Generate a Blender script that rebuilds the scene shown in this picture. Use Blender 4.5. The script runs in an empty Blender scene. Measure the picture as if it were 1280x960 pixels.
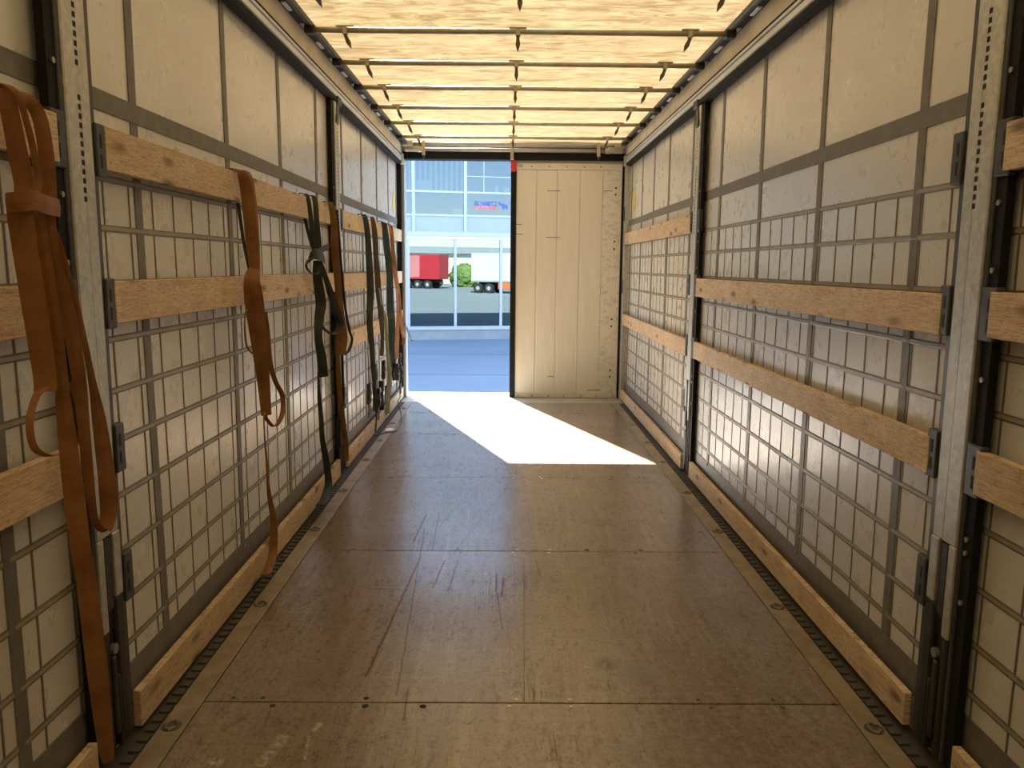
import bpy, bmesh, math, random
from mathutils import Vector, Matrix, noise
random.seed(7)
S = bpy.context.scene
COL = S.collection

# ------------------------------------------------------------------ camera
def make_camera():
    pitch, yaw, roll = 0.1467, 0.0075, 0.0085
    cy, sy = math.cos(yaw), math.sin(yaw)
    f0, r0, u0 = Vector((sy, cy, 0)), Vector((cy, -sy, 0)), Vector((0, 0, 1))
    fw = f0*math.cos(pitch) - u0*math.sin(pitch)
    up = u0*math.cos(pitch) + f0*math.sin(pitch)
    c, s = math.cos(roll), math.sin(roll)
    rt = r0*c + up*s
    up2 = up*c - r0*s
    cam = bpy.data.cameras.new('camera'); o = bpy.data.objects.new('camera', cam); COL.objects.link(o)
    cam.sensor_width = 36.0; cam.lens = 994.0/1280*36
    cam.clip_start = 0.05; cam.clip_end = 600
    o.matrix_world = Matrix(((rt.x, up2.x, -fw.x, -0.067), (rt.y, up2.y, -fw.y, 0.0), (rt.z, up2.z, -fw.z, 1.5), (0, 0, 0, 1)))
    S.camera = o
make_camera()

# ------------------------------------------------------------------ sky, sun, exposure
SUN = Vector((-1.17, 3.23, 2.66)).normalized()
w = bpy.data.worlds.new('sky'); S.world = w; w.use_nodes = True
nt = w.node_tree; nt.nodes.clear()
sky = nt.nodes.new('ShaderNodeTexSky'); sky.sky_type = 'NISHITA'; sky.sun_disc = False
sky.sun_elevation = math.asin(SUN.z); sky.sun_rotation = math.atan2(SUN.x, SUN.y)
sky.altitude = 200; sky.air_density = 1.0; sky.dust_density = 0.6; sky.ozone_density = 1.5
bg = nt.nodes.new('ShaderNodeBackground'); bg.inputs['Strength'].default_value = 1.0
wo = nt.nodes.new('ShaderNodeOutputWorld')
nt.links.new(sky.outputs[0], bg.inputs[0]); nt.links.new(bg.outputs[0], wo.inputs[0])
sl = bpy.data.lights.new('sun', 'SUN'); sl.energy = 62.0; sl.angle = math.radians(0.53); sl.color = (1.0, 0.95, 0.86)
so = bpy.data.objects.new('sun', sl); COL.objects.link(so)
so.rotation_euler = SUN.to_track_quat('Z', 'Y').to_euler(); so.location = SUN*60
S.view_settings.view_transform = 'Standard'
try: S.view_settings.look = 'None'
except Exception: pass
S.view_settings.gamma = 1.0; S.view_settings.use_curve_mapping = False
S.view_settings.exposure = 0.27
S.cycles.max_bounces = 14; S.cycles.diffuse_bounces = 8; S.cycles.glossy_bounces = 4
S.cycles.transmission_bounces = 6; S.cycles.transparent_max_bounces = 12
S.cycles.sample_clamp_indirect = 6.0

# ------------------------------------------------------------------ materials
class NT:
    def __init__(s, name):
        m = bpy.data.materials.new(name); m.use_nodes = True
        s.m = m; s.t = m.node_tree; s.t.nodes.clear()
        s.out = s.n('ShaderNodeOutputMaterial')
    def n(s, typ, **kw):
        nd = s.t.nodes.new(typ)
        for k, v in kw.items(): setattr(nd, k, v)
        return nd
    def put(s, sock, v):
        if isinstance(v, bpy.types.NodeSocket): s.t.links.new(v, sock)
        elif isinstance(v, (tuple, list)) and len(v) == 3 and sock.type == 'RGBA': sock.default_value = (*v, 1)
        else: sock.default_value = v
    def co(s, scale=(1, 1, 1), rot=(0, 0, 0), kind='Object'):
        tc = s.n('ShaderNodeTexCoord'); mp = s.n('ShaderNodeMapping')
        s.put(mp.inputs['Vector'], tc.outputs[kind]); mp.inputs['Scale'].default_value = scale; mp.inputs['Rotation'].default_value = rot
        return mp.outputs[0]
    def noise(s, vec, scale, detail=4, rough=.55, dist=0):
        nd = s.n('ShaderNodeTexNoise'); s.put(nd.inputs['Vector'], vec); nd.inputs['Scale'].default_value = scale
        nd.inputs['Detail'].default_value = detail; nd.inputs['Roughness'].default_value = rough; nd.inputs['Distortion'].default_value = dist
        return nd.outputs[0]
    def ramp(s, fac, stops):
        nd = s.n('ShaderNodeValToRGB'); s.put(nd.inputs[0], fac); el = nd.color_ramp.elements
        while len(el) > 1: el.remove(el[0])
        el[0].position = stops[0][0]; el[0].color = tuple(stops[0][1]) + (1,) if len(stops[0][1]) == 3 else stops[0][1]
        for p, c in stops[1:]:
            e = el.new(p); e.color = tuple(c) + (1,)
        return nd.outputs[0]
    def g(s, fac, a, b):   # grey ramp from a to b
        return s.ramp(fac, [(a, (0, 0, 0)), (b, (1, 1, 1))])
    def mix(s, fac, a, b, mode='MIX'):
        nd = s.n('ShaderNodeMix', data_type='RGBA', blend_type=mode)
        s.put(nd.inputs[0], fac); s.put(nd.inputs[6], a); s.put(nd.inputs[7], b)
        return nd.outputs[2]
    def math(s, op, a, b=0.0, clamp=False):
        nd = s.n('ShaderNodeMath', operation=op, use_clamp=clamp); s.put(nd.inputs[0], a); s.put(nd.inputs[1], b)
        return nd.outputs[0]
    def bump(s, h, strength=.2, dist=.01):
        nd = s.n('ShaderNodeBump'); s.put(nd.inputs['Height'], h); nd.inputs['Strength'].default_value = strength; nd.inputs['Distance'].default_value = dist
        return nd.outputs[0]
    def pbr(s, col, rough=.5, metal=0.0, normal=None, spec=.5, **kw):
        b = s.n('ShaderNodeBsdfPrincipled'); s.put(b.inputs['Base Color'], col); s.put(b.inputs['Roughness'], rough); s.put(b.inputs['Metallic'], metal)
        b.inputs['Specular IOR Level'].default_value = spec
        if normal is not None: s.put(b.inputs['Normal'], normal)
        for k, v in kw.items(): s.put(b.inputs[k], v)
        s.t.links.new(b.outputs[0], s.out.inputs[0]); return s.m
    def rnd(s):
        return s.n('ShaderNodeObjectInfo').outputs['Random']

M = {}
def simple(name, col, rough=.5, metal=0.0, var=.15, scale=12, bump=.05, spec=.5):
    t = NT(name); c = t.co()
    n = t.noise(c, scale, 5)
    d = tuple(x*(1-var) for x in col); l = tuple(min(1, x*(1+var)) for x in col)
    M[name] = t.pbr(t.mix(t.g(n, .3, .7), d, l), rough, metal, t.bump(n, bump, .004), spec)

def mk_curtain():
    t = NT('curtain_vinyl'); c = t.co()
    big = t.noise(c, .9, 4); fine = t.noise(c, 9, 6, .65)
    col = t.mix(t.g(big, .3, .7), (.575, .57, .535), (.655, .65, .615))
    col = t.mix(t.math('MULTIPLY', t.g(fine, .45, .8), .22), col, (.44, .42, .36))
    for rot, sd, kk in ((.7, 3.1, .30), (-.35, 2.6, .26)):
        ln = t.noise(t.co((1, 1.6, 16), (rot, 0, 0)), sd, 3, .5, .2)
        ms = t.g(t.noise(t.co((1, 1, 1), (rot*2, 0, 0)), 2.1, 4, .7), .50, .66)
        col = t.mix(t.math('MULTIPLY', t.math('MULTIPLY', t.g(ln, .60, .70), ms), kk), col, (.26, .22, .16))
    dot = t.noise(c, 24, 3, .6)
    col = t.mix(t.math('MULTIPLY', t.math('MULTIPLY', t.g(dot, .66, .72), t.g(big, .48, .6)), .22), col, (.25, .21, .15))
    h = t.math('ADD', t.noise(c, 5, 3), t.math('MULTIPLY', t.noise(c, 40, 3), .15))
    M['curtain'] = t.pbr(col, t.ramp(fine, [(.3, (.26,)*3), (.75, (.32,)*3)]), 0, t.bump(h, .22, .012), .85)
mk_curtain()
simple('strap_grey', (.155, .143, .122), .6, var=.2, scale=20)
simple('seam_dark', (.145, .128, .098), .55)
simple('seam_mid', (.30, .275, .22), .5)

def mk_wood():
    t = NT('board_wood'); tc = t.n('ShaderNodeTexCoord'); r = t.rnd()
    mp = t.n('ShaderNodeMapping'); t.put(mp.inputs[0], tc.outputs['Object'])
    off = t.n('ShaderNodeCombineXYZ'); t.put(off.inputs[1], t.math('MULTIPLY', r, 50)); t.put(off.inputs[2], t.math('MULTIPLY', r, 9)); t.put(mp.inputs['Location'], off.outputs[0])
    v = mp.outputs[0]
    def sc(x, y, z):
        m2 = t.n('ShaderNodeMapping'); t.put(m2.inputs[0], v); m2.inputs['Scale'].default_value = (x, y, z); return m2.outputs[0]
    grain = t.noise(sc(8, 1.6, 26), 3, 7, .62, .9)
    hair = t.noise(sc(8, 5, 90), 3, 5, .7, .3)
    blot = t.noise(sc(2, 2.2, 5), 2.4, 5, .6)
    flake = t.noise(sc(4, 20, 42), 2.2, 4, .75)
    col = t.mix(t.g(grain, .3, .72), (.52, .375, .215), (.80, .635, .42))
    col = t.mix(t.math('MULTIPLY', t.g(blot, .38, .68), .6), col, (.86, .73, .53))
    col = t.mix(t.math('MULTIPLY', t.g(hair, .48, .62), .55), col, (.27, .155, .07))
    col = t.mix(t.math('MULTIPLY', t.g(flake, .55, .65), .6), col, (.22, .125, .055))
    sp = t.n('ShaderNodeSeparateXYZ'); t.put(sp.inputs[0], v)
    cb = t.n('ShaderNodeCombineXYZ'); t.put(cb.inputs[0], t.math('MULTIPLY', sp.outputs[1], 3.0)); t.put(cb.inputs[1], t.math('MULTIPLY', sp.outputs[2], 8.5))
    vo = t.n('ShaderNodeTexVoronoi', voronoi_dimensions='2D'); t.put(vo.inputs['Vector'], cb.outputs[0]); vo.inputs['Scale'].default_value = 1.0
    kd = t.math('ADD', vo.outputs['Distance'], t.math('MULTIPLY', t.math('SUBTRACT', flake, .5), .12))
    col = t.mix(t.math('MULTIPLY', t.ramp(kd, [(.05, (1, 1, 1)), (.10, (.7, .7, .7)), (.19, (0, 0, 0))]), t.math('MULTIPLY', t.g(vo.outputs['Color'], .45, .6), .85)), col, (.16, .085, .038))
    col = t.mix(1.0, col, t.ramp(r, [(0, (.84, .82, .78)), (1, (1.06, 1.05, 1.04))]), 'MULTIPLY')
    M['wood'] = t.pbr(col, .62, 0, t.bump(t.math('ADD', grain, t.math('ADD', flake, hair)), .4, .004), .3)
mk_wood()

def mk_galv():
    t = NT('galvanised_steel'); c = t.co()
    vo = t.n('ShaderNodeTexVoronoi'); t.put(vo.inputs['Vector'], c); vo.inputs['Scale'].default_value = 55
    st = t.noise(t.co((9, 9, 1.5)), 3, 6, .65)
    col = t.mix(t.g(vo.outputs['Color'], .1, .9), (.42, .42, .385), (.54, .54, .50))
    col = t.mix(t.math('MULTIPLY', t.g(st, .5, .75), .5), col, (.30, .28, .22))
    M['galv'] = t.pbr(col, .48, .55, t.bump(st, .12, .003))
mk_galv()
simple('dark_steel', (.032, .032, .030), .5, .3, .3, 14)
simple('black_rubber', (.008, .008, .008), .75, 0, .3, 20, .05, .25)
simple('slot_black', (.006, .006, .006), .8)
simple('bracket_grey', (.055, .057, .057), .5, .3, .25, 15)
simple('aluminium', (.60, .63, .66), .38, .35, .08, 8)
simple('rail_cream', (.60, .54, .42), .5, .1, .12, 5)
simple('bow_steel', (.42, .38, .26), .45, .35, .2, 9)
simple('clip_dark', (.10, .085, .06), .5, .3, .3, 20)
simple('bolt', (.30, .29, .26), .4, .7)
simple('header_grey', (.40, .385, .33), .45, .3, .15, 6)
simple('red_paint', (.55, .035, .04), .45)
simple('yellow_film', (.80, .56, .06), .5)
simple('blue_film', (.04, .06, .25), .5)
simple('print_dark', (.06, .055, .05), .6)
simple('screw', (.50, .49, .45), .35, .7)

def mk_roof():
    t = NT('roof_tarpaulin')
    a = t.noise(t.co((2.3, 7.5, 4)), 2.1, 7, .66, 1.3)
    b = t.noise(t.co((.6, 2.4, 2)), 1.6, 4)
    tr = t.mix(t.g(a, .40, .60), (.024, .0150, .0066), (.059, .0425, .0212))
    tr = t.mix(t.math('MULTIPLY', t.g(b, .35, .7), .35), tr, (.067, .0505, .0262))
    d = t.n('ShaderNodeBsdfDiffuse'); t.put(d.inputs[0], t.mix(t.g(a, .36, .66), (.50, .42, .29), (.64, .56, .42)))
    n = t.bump(a, .35, .02); t.put(d.inputs['Normal'], n)
    l = t.n('ShaderNodeBsdfTranslucent'); t.put(l.inputs[0], tr); t.put(l.inputs['Normal'], n)
    ad = t.n('ShaderNodeAddShader'); t.put(ad.inputs[0], d.outputs[0]); t.put(ad.inputs[1], l.outputs[0])
    t.t.links.new(ad.outputs[0], t.out.inputs[0]); M['roof'] = t.m
mk_roof()

DARK = [(-0.506, 3.969, -0.576, 2.738, 0.006), (-0.532, 4.43, -0.444, 2.613, 0.003), (-0.547, 4.684, -0.569, 4.199, 0.006), (-0.673, 4.316, -0.578, 4.318, 0.005), (-0.673, 4.289, -0.578, 4.278, 0.004), (-0.707, 3.551, -0.556, 3.543, 0.004), (-0.676, 3.589, -0.563, 3.591, 0.003), (-0.106, 3.746, -0.107, 3.522, 0.006), (-0.074, 3.696, -0.078, 3.477, 0.006), (-0.099, 3.476, -0.069, 3.468, 0.004), (0.094, 3.933, 0.106, 3.718, 0.004), (0.033, 3.966, 0.004, 2.58, 0.002), (-0.103, 3.522, -0.075, 3.135, 0.003), (-0.473, 4.734, -0.453, 4.04, 0.003), (-0.376, 3.926, -0.405, 3.564, 0.005), (-0.306, 3.927, -0.33, 3.519, 0.004), (-0.295, 5.275, -0.452, 4.431, 0.002), (-0.02, 5.487, -0.36, 3.926, 0.002), (-0.411, 2.667, -0.399, 2.463, 0.003)]
LIGHT = [(-0.769, 2.374, -0.804, 2.212, 0.02), (-0.675, 2.447, -0.683, 2.392, 0.012), (-0.931, 2.25, -0.953, 2.211, 0.02), (-0.693, 2.37, -0.677, 2.244, 0.006)]
def mk_floor():
    t = NT('floor_plywood'); c = t.co()
    sep = t.n('ShaderNodeSeparateXYZ'); t.put(sep.inputs[0], c); X, Y = sep.outputs[0], sep.outputs[1]
    big = t.noise(c, 1.1, 5, .6); fine = t.noise(c, 60, 4, .7)
    lon = t.noise(t.co((7, .45, 1)), 3.2, 6, .7, .4); lat = t.noise(t.co((.5, 8, 1)), 3.2, 6, .7, .3)
    col = t.mix(t.g(big, .32, .68), (.200, .147, .105), (.270, .208, .157))
    col = t.mix(t.math('MULTIPLY', t.g(lon, .50, .70), .40), col, (.36, .30, .235))
    col = t.mix(t.math('MULTIPLY', t.g(lat, .54, .72), .32), col, (.34, .285, .225))
    col = t.mix(t.math('MULTIPLY', t.g(fine, .53, .64), .6), col, (.095, .06, .036))
    fl = t.noise(t.co((1, .45, 1)), 26, 6, .85); col = t.mix(t.math('MULTIPLY', t.g(fl, .545, .59), .6), col, (.095, .06, .036))
    lt = t.noise(t.co((.6, 1, 1), (0, 0, .3)), 52, 5, .8); col = t.mix(t.math('MULTIPLY', t.g(lt, .66, .71), .3), col, (.42, .36, .28))
    # dirt near the right front
    sp = t.noise(c, 26, 6, .75)
    dx = t.math('SUBTRACT', X, .75); dy = t.math('SUBTRACT', Y, 2.3)
    dd = t.math('SQRT', t.math('ADD', t.math('MULTIPLY', dx, dx), t.math('MULTIPLY', t.math('MULTIPLY', dy, dy), .5)))
    col = t.mix(t.math('MULTIPLY', t.ramp(dd, [(.1, (1, 1, 1)), (.95, (0, 0, 0))]), t.math('MULTIPLY', t.g(sp, .42, .68), .6)), col, (.085, .055, .03))
    def blob(x, y, r, c2, k, ns=18):
        ax = t.math('SUBTRACT', X, x); ay = t.math('SUBTRACT', Y, y)
        q = t.math('SQRT', t.math('ADD', t.math('MULTIPLY', ax, ax), t.math('MULTIPLY', ay, ay)))
        q = t.math('ADD', q, t.math('MULTIPLY', t.math('SUBTRACT', t.noise(c, ns, 5, .7), .5), r*1.6))
        return t.mix(t.math('MULTIPLY', t.ramp(q, [(r*.25, (1, 1, 1)), (r, (0, 0, 0))]), k), col, c2)
    col = blob(.325, 2.85, .06, (.045, .03, .018), .8, 40)
    col = blob(.43, 2.78, .11, (.13, .118, .095), .6)
    col = blob(.50, 4.55, .10, (.10, .07, .045), .45)
    wob = t.math('MULTIPLY', t.math('SUBTRACT', t.noise(c, 14, 3), .5), .012)
    def seg(x1, y1, x2, y2, wd):
        ux, uy = x2-x1, y2-y1; L = math.hypot(ux, uy); ux /= L; uy /= L
        ax = t.math('SUBTRACT', X, x1); ay = t.math('SUBTRACT', Y, y1)
        al = t.math('ADD', t.math('MULTIPLY', ax, ux), t.math('MULTIPLY', ay, uy))
        pe = t.math('ABSOLUTE', t.math('ADD', t.math('ADD', t.math('MULTIPLY', ax, -uy), t.math('MULTIPLY', ay, ux)), wob))
        inside = t.math('LESS_THAN', t.math('ABSOLUTE', t.math('SUBTRACT', al, L/2)), L/2)
        return t.math('MULTIPLY', inside, t.math('SUBTRACT', 1.0, t.math('DIVIDE', pe, wd*1.5), True))
    def total(L):
        acc = None
        for q in L:
            s_ = seg(*q); acc = s_ if acc is None else t.math('MAXIMUM', acc, s_)
        return acc
    col = t.mix(t.math('MULTIPLY', total(DARK), .85), col, (.085, .034, .013))
    col = t.mix(t.math('MULTIPLY', t.math('MULTIPLY', total(LIGHT), t.g(t.noise(c, 45, 4), .42, .6)), .9), col, (.55, .47, .36))
    msk = total(DARK)
    # random hair scratches
    for rot, k in ((.35, 3.0), (-.5, 3.4), (1.1, 3.1)):
        h = t.noise(t.co((16, .55, 1), (0, 0, rot)), k, 2, .5)
        ln = t.ramp(h, [(.482, (0, 0, 0)), (.5, (1, 1, 1)), (.518, (0, 0, 0))])
        mask = t.g(t.noise(t.co((1, 1, 1), (0, 0, rot*2)), 2.3, 3), .50, .60)
        col = t.mix(t.math('MULTIPLY', t.math('MULTIPLY', ln, mask), .45), col, (.06, .03, .014))
        msk = t.math('MAXIMUM', msk, t.math('MULTIPLY', ln, mask))
    ro = t.ramp(t.math('ADD', t.math('MULTIPLY', lon, .5), t.math('MULTIPLY', lat, .5)), [(.35, (.28,)*3), (.62, (.14,)*3)])
    hgt = t.math('ADD', t.math('MULTIPLY', lon, .5), t.math('ADD', t.math('MULTIPLY', lat, .5), t.math('MULTIPLY', fine, .25)))
    msk = t.math('MAXIMUM', msk, t.math('MULTIPLY', t.g(fl, .545, .59), .5))
    msk = t.math('MAXIMUM', msk, t.math('MULTIPLY', t.g(t.noise(t.co((1, 1, 1)), 5, 6, .75), .45, .62), .15))
    spl = t.math('MULTIPLY', t.math('SUBTRACT', 1.0, msk, True), 1.0)
    M['floor'] = t.pbr(col, ro, 0, t.bump(hgt, .5, .004), 1.0, **{'Specular IOR Level': spl, 'Coat Weight': t.math('MULTIPLY', spl, .35), 'Coat Roughness': .24})
mk_floor()
simple('floor_edge', (.29, .24, .17), .5, .15, .25, 10, .1)
simple('floor_edge_dark', (.10, .08, .05), .6)
simple('rib_grey', (.075, .07, .06), .6)
simple('sill_steel', (.50, .48, .43), .45, .3, .12, 14)
simple('floor_under', (.03, .022, .016), .9)

def mk_door():
    t = NT('door_panel_white'); c = t.co()
    wv = t.n('ShaderNodeTexWave', wave_type='BANDS', bands_direction='X'); t.put(wv.inputs['Vector'], c); wv.inputs['Scale'].default_value = 16
    wv.inputs['Distortion'].default_value = .25; wv.inputs['Detail'].default_value = 1
    n = t.noise(t.co((6, 1, 1.2)), 2.5, 6, .65)
    col = t.mix(t.g(n, .35, .7), (.72, .70, .61), (.77, .75, .66))
    sep = t.n('ShaderNodeSeparateXYZ'); t.put(sep.inputs[0], c)
    edge = t.ramp(sep.outputs[0], [(.95, (0, 0, 0)), (1.12, (1, 1, 1))])
    st = t.g(t.noise(t.co((5, 1, 8)), 3, 6, .7), .5, .66)
    col = t.mix(t.math('MULTIPLY', t.math('MULTIPLY', edge, st), .55), col, (.40, .35, .24))
    col = t.mix(t.math('MULTIPLY', wv.outputs[0], .12), col, (.42, .38, .29))
    M['door'] = t.pbr(col, .45, .05, t.bump(wv.outputs[0], .22, .004), .4)
mk_door()
simple('door_strip', (.70, .67, .58), .45, .1, .08, 8)

def mk_webbing(name, c1, c2):
    t = NT(name); c = t.co()
    n = t.noise(c, 7, 5, .6)
    wv = t.n('ShaderNodeTexWave', wave_type='BANDS', bands_direction='Z'); t.put(wv.inputs['Vector'], c); wv.inputs['Scale'].default_value = 75
    wv.inputs['Distortion'].default_value = .4
    col = t.mix(t.g(n, .32, .7), c1, c2)
    col = t.mix(t.math('MULTIPLY', wv.outputs[0], .22), col, tuple(x*.5 for x in c1))
    M[name] = t.pbr(col, .72, 0, t.bump(wv.outputs[0], .2, .002), .25)
mk_webbing('webbing_brown', (.19, .080, .026), (.36, .175, .065))
mk_webbing('webbing_green', (.030, .037, .030), (.065, .075, .062))
mk_webbing('webbing_ochre', (.15, .078, .02), (.28, .15, .045))
mk_webbing('webbing_olive', (.06, .055, .035), (.11, .10, .065))
mk_webbing('webbing_teal', (.025, .048, .043), (.055, .085, .075))
mk_webbing('webbing_pale', (.20, .22, .16), (.30, .31, .24))
mk_webbing('webbing_pink', (.34, .18, .12), (.50, .30, .21))
mk_webbing('webbing_black', (.012, .011, .010), (.03, .028, .026))
simple('ratchet_steel', (.09, .07, .045), .4, .6, .4, 25)
simple('cable_black', (.010, .010, .011), .5)

# outside
def mk_paving():
    t = NT('paving'); c = t.co()
    n = t.noise(c, .35, 5); f = t.noise(c, 18, 4, .7); s2 = t.noise(t.co((.15, 1.6, 1)), 1.2, 5)
    col = t.mix(t.g(n, .3, .7), (.205, .228, .255), (.255, .278, .305))
    col = t.mix(t.math('MULTIPLY', t.g(s2, .48, .7), .25), col, (.20, .22, .25))
    col = t.mix(t.math('MULTIPLY', f, .2), col, (.19, .20, .22))
    M['paving'] = t.pbr(col, .8, 0, t.bump(f, .2, .004), .3)
mk_paving()
simple('joint_dark', (.14, .16, .19), .9)
simple('plinth', (.19, .20, .215), .8, 0, .1, 3)
simple('facade_frame', (.27, .30, .33), .4, .2, .04, 3)
simple('facade_frame_grey', (.40, .42, .43), .4, .3, .05, 3)
simple('spandrel', (.21, .26, .31), .35, 0, .04, 2)
simple('office_dark', (.05, .065, .08), .9)
simple('office_mid', (.14, .18, .23), .9)
simple('blind_white', (.80, .82, .84), .6)
simple('office_white', (.85, .87, .88), .5)
def glass(name, refl, tint, trans):
    t = NT(name)
    gl = t.n('ShaderNodeBsdfGlossy'); t.put(gl.inputs[0], refl); gl.inputs['Roughness'].default_value = 0.0
    tr = t.n('ShaderNodeBsdfTransparent'); t.put(tr.inputs[0], tint)
    mx = t.n('ShaderNodeMixShader'); mx.inputs[0].default_value = trans
    t.t.links.new(gl.outputs[0], mx.inputs[1]); t.t.links.new(tr.outputs[0], mx.inputs[2]); t.t.links.new(mx.outputs[0], t.out.inputs[0]); M[name] = t.m
glass('glass_lower', (.140, .178, .178), (.55, .62, .62), .35)
glass('glass_upper', (.095, .112, .132), (.74, .80, .86), .55)
simple('logo_blue', (.012, .045, .28), .4)
simple('logo_red', (.75, .05, .08), .4)
simple('truck_red', (.36, .018, .03), .35, 0, .05, 1)
simple('truck_pink', (.45, .15, .16), .35, 0, .05, 1)
simple('truck_white', (.50, .53, .54), .4, 0, .04, 1)
simple('truck_grey', (.30, .32, .33), .5)
simple('orange_box', (.70, .13, .04), .4)
simple('tyre', (.02, .02, .02), .8)
simple('roof_slate', (.22, .25, .28), .7, 0, .1, .3)
simple('wall_pale', (.66, .66, .64), .7, 0, .06, .4)
def mk_leaf():
    t = NT('hedge_leaf'); c = t.co(); n = t.noise(c, 2.2, 6, .7)
    M['leaf'] = t.pbr(t.mix(t.g(n, .35, .7), (.05, .10, .025), (.20, .28, .08)), .7, 0, t.bump(n, .8, .1), .2)
mk_leaf()

# ------------------------------------------------------------------ mesh building
class MB:
    def __init__(s): s.v = []; s.f = []; s.mi = []; s.cur = 0
    def add(s, vs, fs):
        b = len(s.v); s.v += [tuple(p) for p in vs]
        for f in fs: s.f.append([b+i for i in f]); s.mi.append(s.cur)
        return s
    def box(s, x0, x1, y0, y1, z0, z1, ch=0.0):
        x0, x1 = sorted((x0, x1)); y0, y1 = sorted((y0, y1)); z0, z1 = sorted((z0, z1))
        if ch <= 0:
            v = [(x, y, z) for z in (z0, z1) for y in (y0, y1) for x in (x0, x1)]
            return s.add(v, [(0, 2, 3, 1), (4, 5, 7, 6), (0, 1, 5, 4), (2, 6, 7, 3), (0, 4, 6, 2), (1, 3, 7, 5)])
        ch = min(ch, (x1-x0)*.45, (y1-y0)*.45, (z1-z0)*.45)
        bm = bmesh.new(); bmesh.ops.create_cube(bm, size=1)
        for q in bm.verts: q.co = Vector(((x0+x1)/2+q.co.x*(x1-x0), (y0+y1)/2+q.co.y*(y1-y0), (z0+z1)/2+q.co.z*(z1-z0)))
        bmesh.ops.bevel(bm, geom=bm.edges[:], offset=ch, segments=1, affect='EDGES', profile=.5)
        bm.verts.index_update()
        s.add([q.co[:] for q in bm.verts], [[q.index for q in f.verts] for f in bm.faces]); bm.free(); return s
    def prism(s, pts, axis, a, b):
        """pts: 2D outline, extruded along axis from a to b"""
        n = len(pts)
        def P(p, q): return {'x': (q, p[0], p[1]), 'y': (p[0], q, p[1]), 'z': (p[0], p[1], q)}[axis]
        v = [P(p, a) for p in pts] + [P(p, b) for p in pts]
        f = [list(range(n))[::-1], list(range(n, 2*n))] + [(i, (i+1) % n, n+(i+1) % n, n+i) for i in range(n)]
        return s.add(v, f)
    def tube(s, path, r, seg=8, caps=True):
        P = [Vector(p) for p in path]; R = r if isinstance(r, (list, tuple)) else [r]*len(P)
        t0 = (P[1]-P[0]).normalized(); ref = Vector((0, 0, 1)) if abs(t0.z) < .9 else Vector((1, 0, 0))
        vs = []
        u = t0.cross(ref).normalized()
        for i, p in enumerate(P):
            t = (P[min(i+1, len(P)-1)]-P[max(i-1, 0)]).normalized()
            u = (u - t*u.dot(t)).normalized(); w_ = t.cross(u)
            for k in range(seg):
                a = 2*math.pi*k/seg; vs.append(p+(u*math.cos(a)+w_*math.sin(a))*R[i])
        n = len(P); fs = [(i*seg+k, i*seg+(k+1) % seg, (i+1)*seg+(k+1) % seg, (i+1)*seg+k) for i in range(n-1) for k in range(seg)]
        if caps: fs += [list(range(seg))[::-1], [(n-1)*seg+k for k in range(seg)]]
        return s.add(vs, fs)
    def build(s, name, mats, parent=None, local=False, smooth=False):
        me = bpy.data.meshes.new(name)
        off = Vector((0, 0, 0))
        if parent is not None and not local: off = worldloc(parent)
        me.from_pydata([Vector(p)-off for p in s.v], [], s.f)
        for m in (mats if isinstance(mats, (list, tuple)) else [mats]): me.materials.append(M[m])
        if max(s.mi, default=0) > 0: me.polygons.foreach_set('material_index', s.mi)
        if smooth: me.polygons.foreach_set('use_smooth', [True]*len(me.polygons))
        bm = bmesh.new(); bm.from_mesh(me); bmesh.ops.recalc_face_normals(bm, faces=bm.faces[:]); bm.to_mesh(me); bm.free()
        me.update()
        o = bpy.data.objects.new(name, me); COL.objects.link(o)
        if parent is not None: o.parent = parent
        return o
def worldloc(o):
    v = Vector(o.location)
    while o.parent is not None:
        o = o.parent; v = v + Vector(o.location)
    return v
def box(name, mat, parent, *a, **k):
    ch = k.pop('ch', 0.0); return MB().box(*a, ch=ch).build(name, mat, parent, **k)
def inst(name, me, parent, loc):
    o = bpy.data.objects.new(name, me); COL.objects.link(o); o.location = loc
    if parent is not None: o.parent = parent
    return o
def thing(name, label, cat, loc=(0, 0, 0), group=None, rotz=0):
    o = bpy.data.objects.new(name, None); COL.objects.link(o); o.location = loc; o.rotation_euler = (0, 0, rotz)
    return tag(o, label, cat, group)
def tag(o, label, cat, group=None):
    o['label'] = label; o['category'] = cat
    if group: o['group'] = group
    return o
def struct(o): o['kind'] = 'structure'; return o

YB, YR = -4.6, 9.05      # front end and rear frame of the load space
A = 1.24                 # inner face of boards and posts
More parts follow.
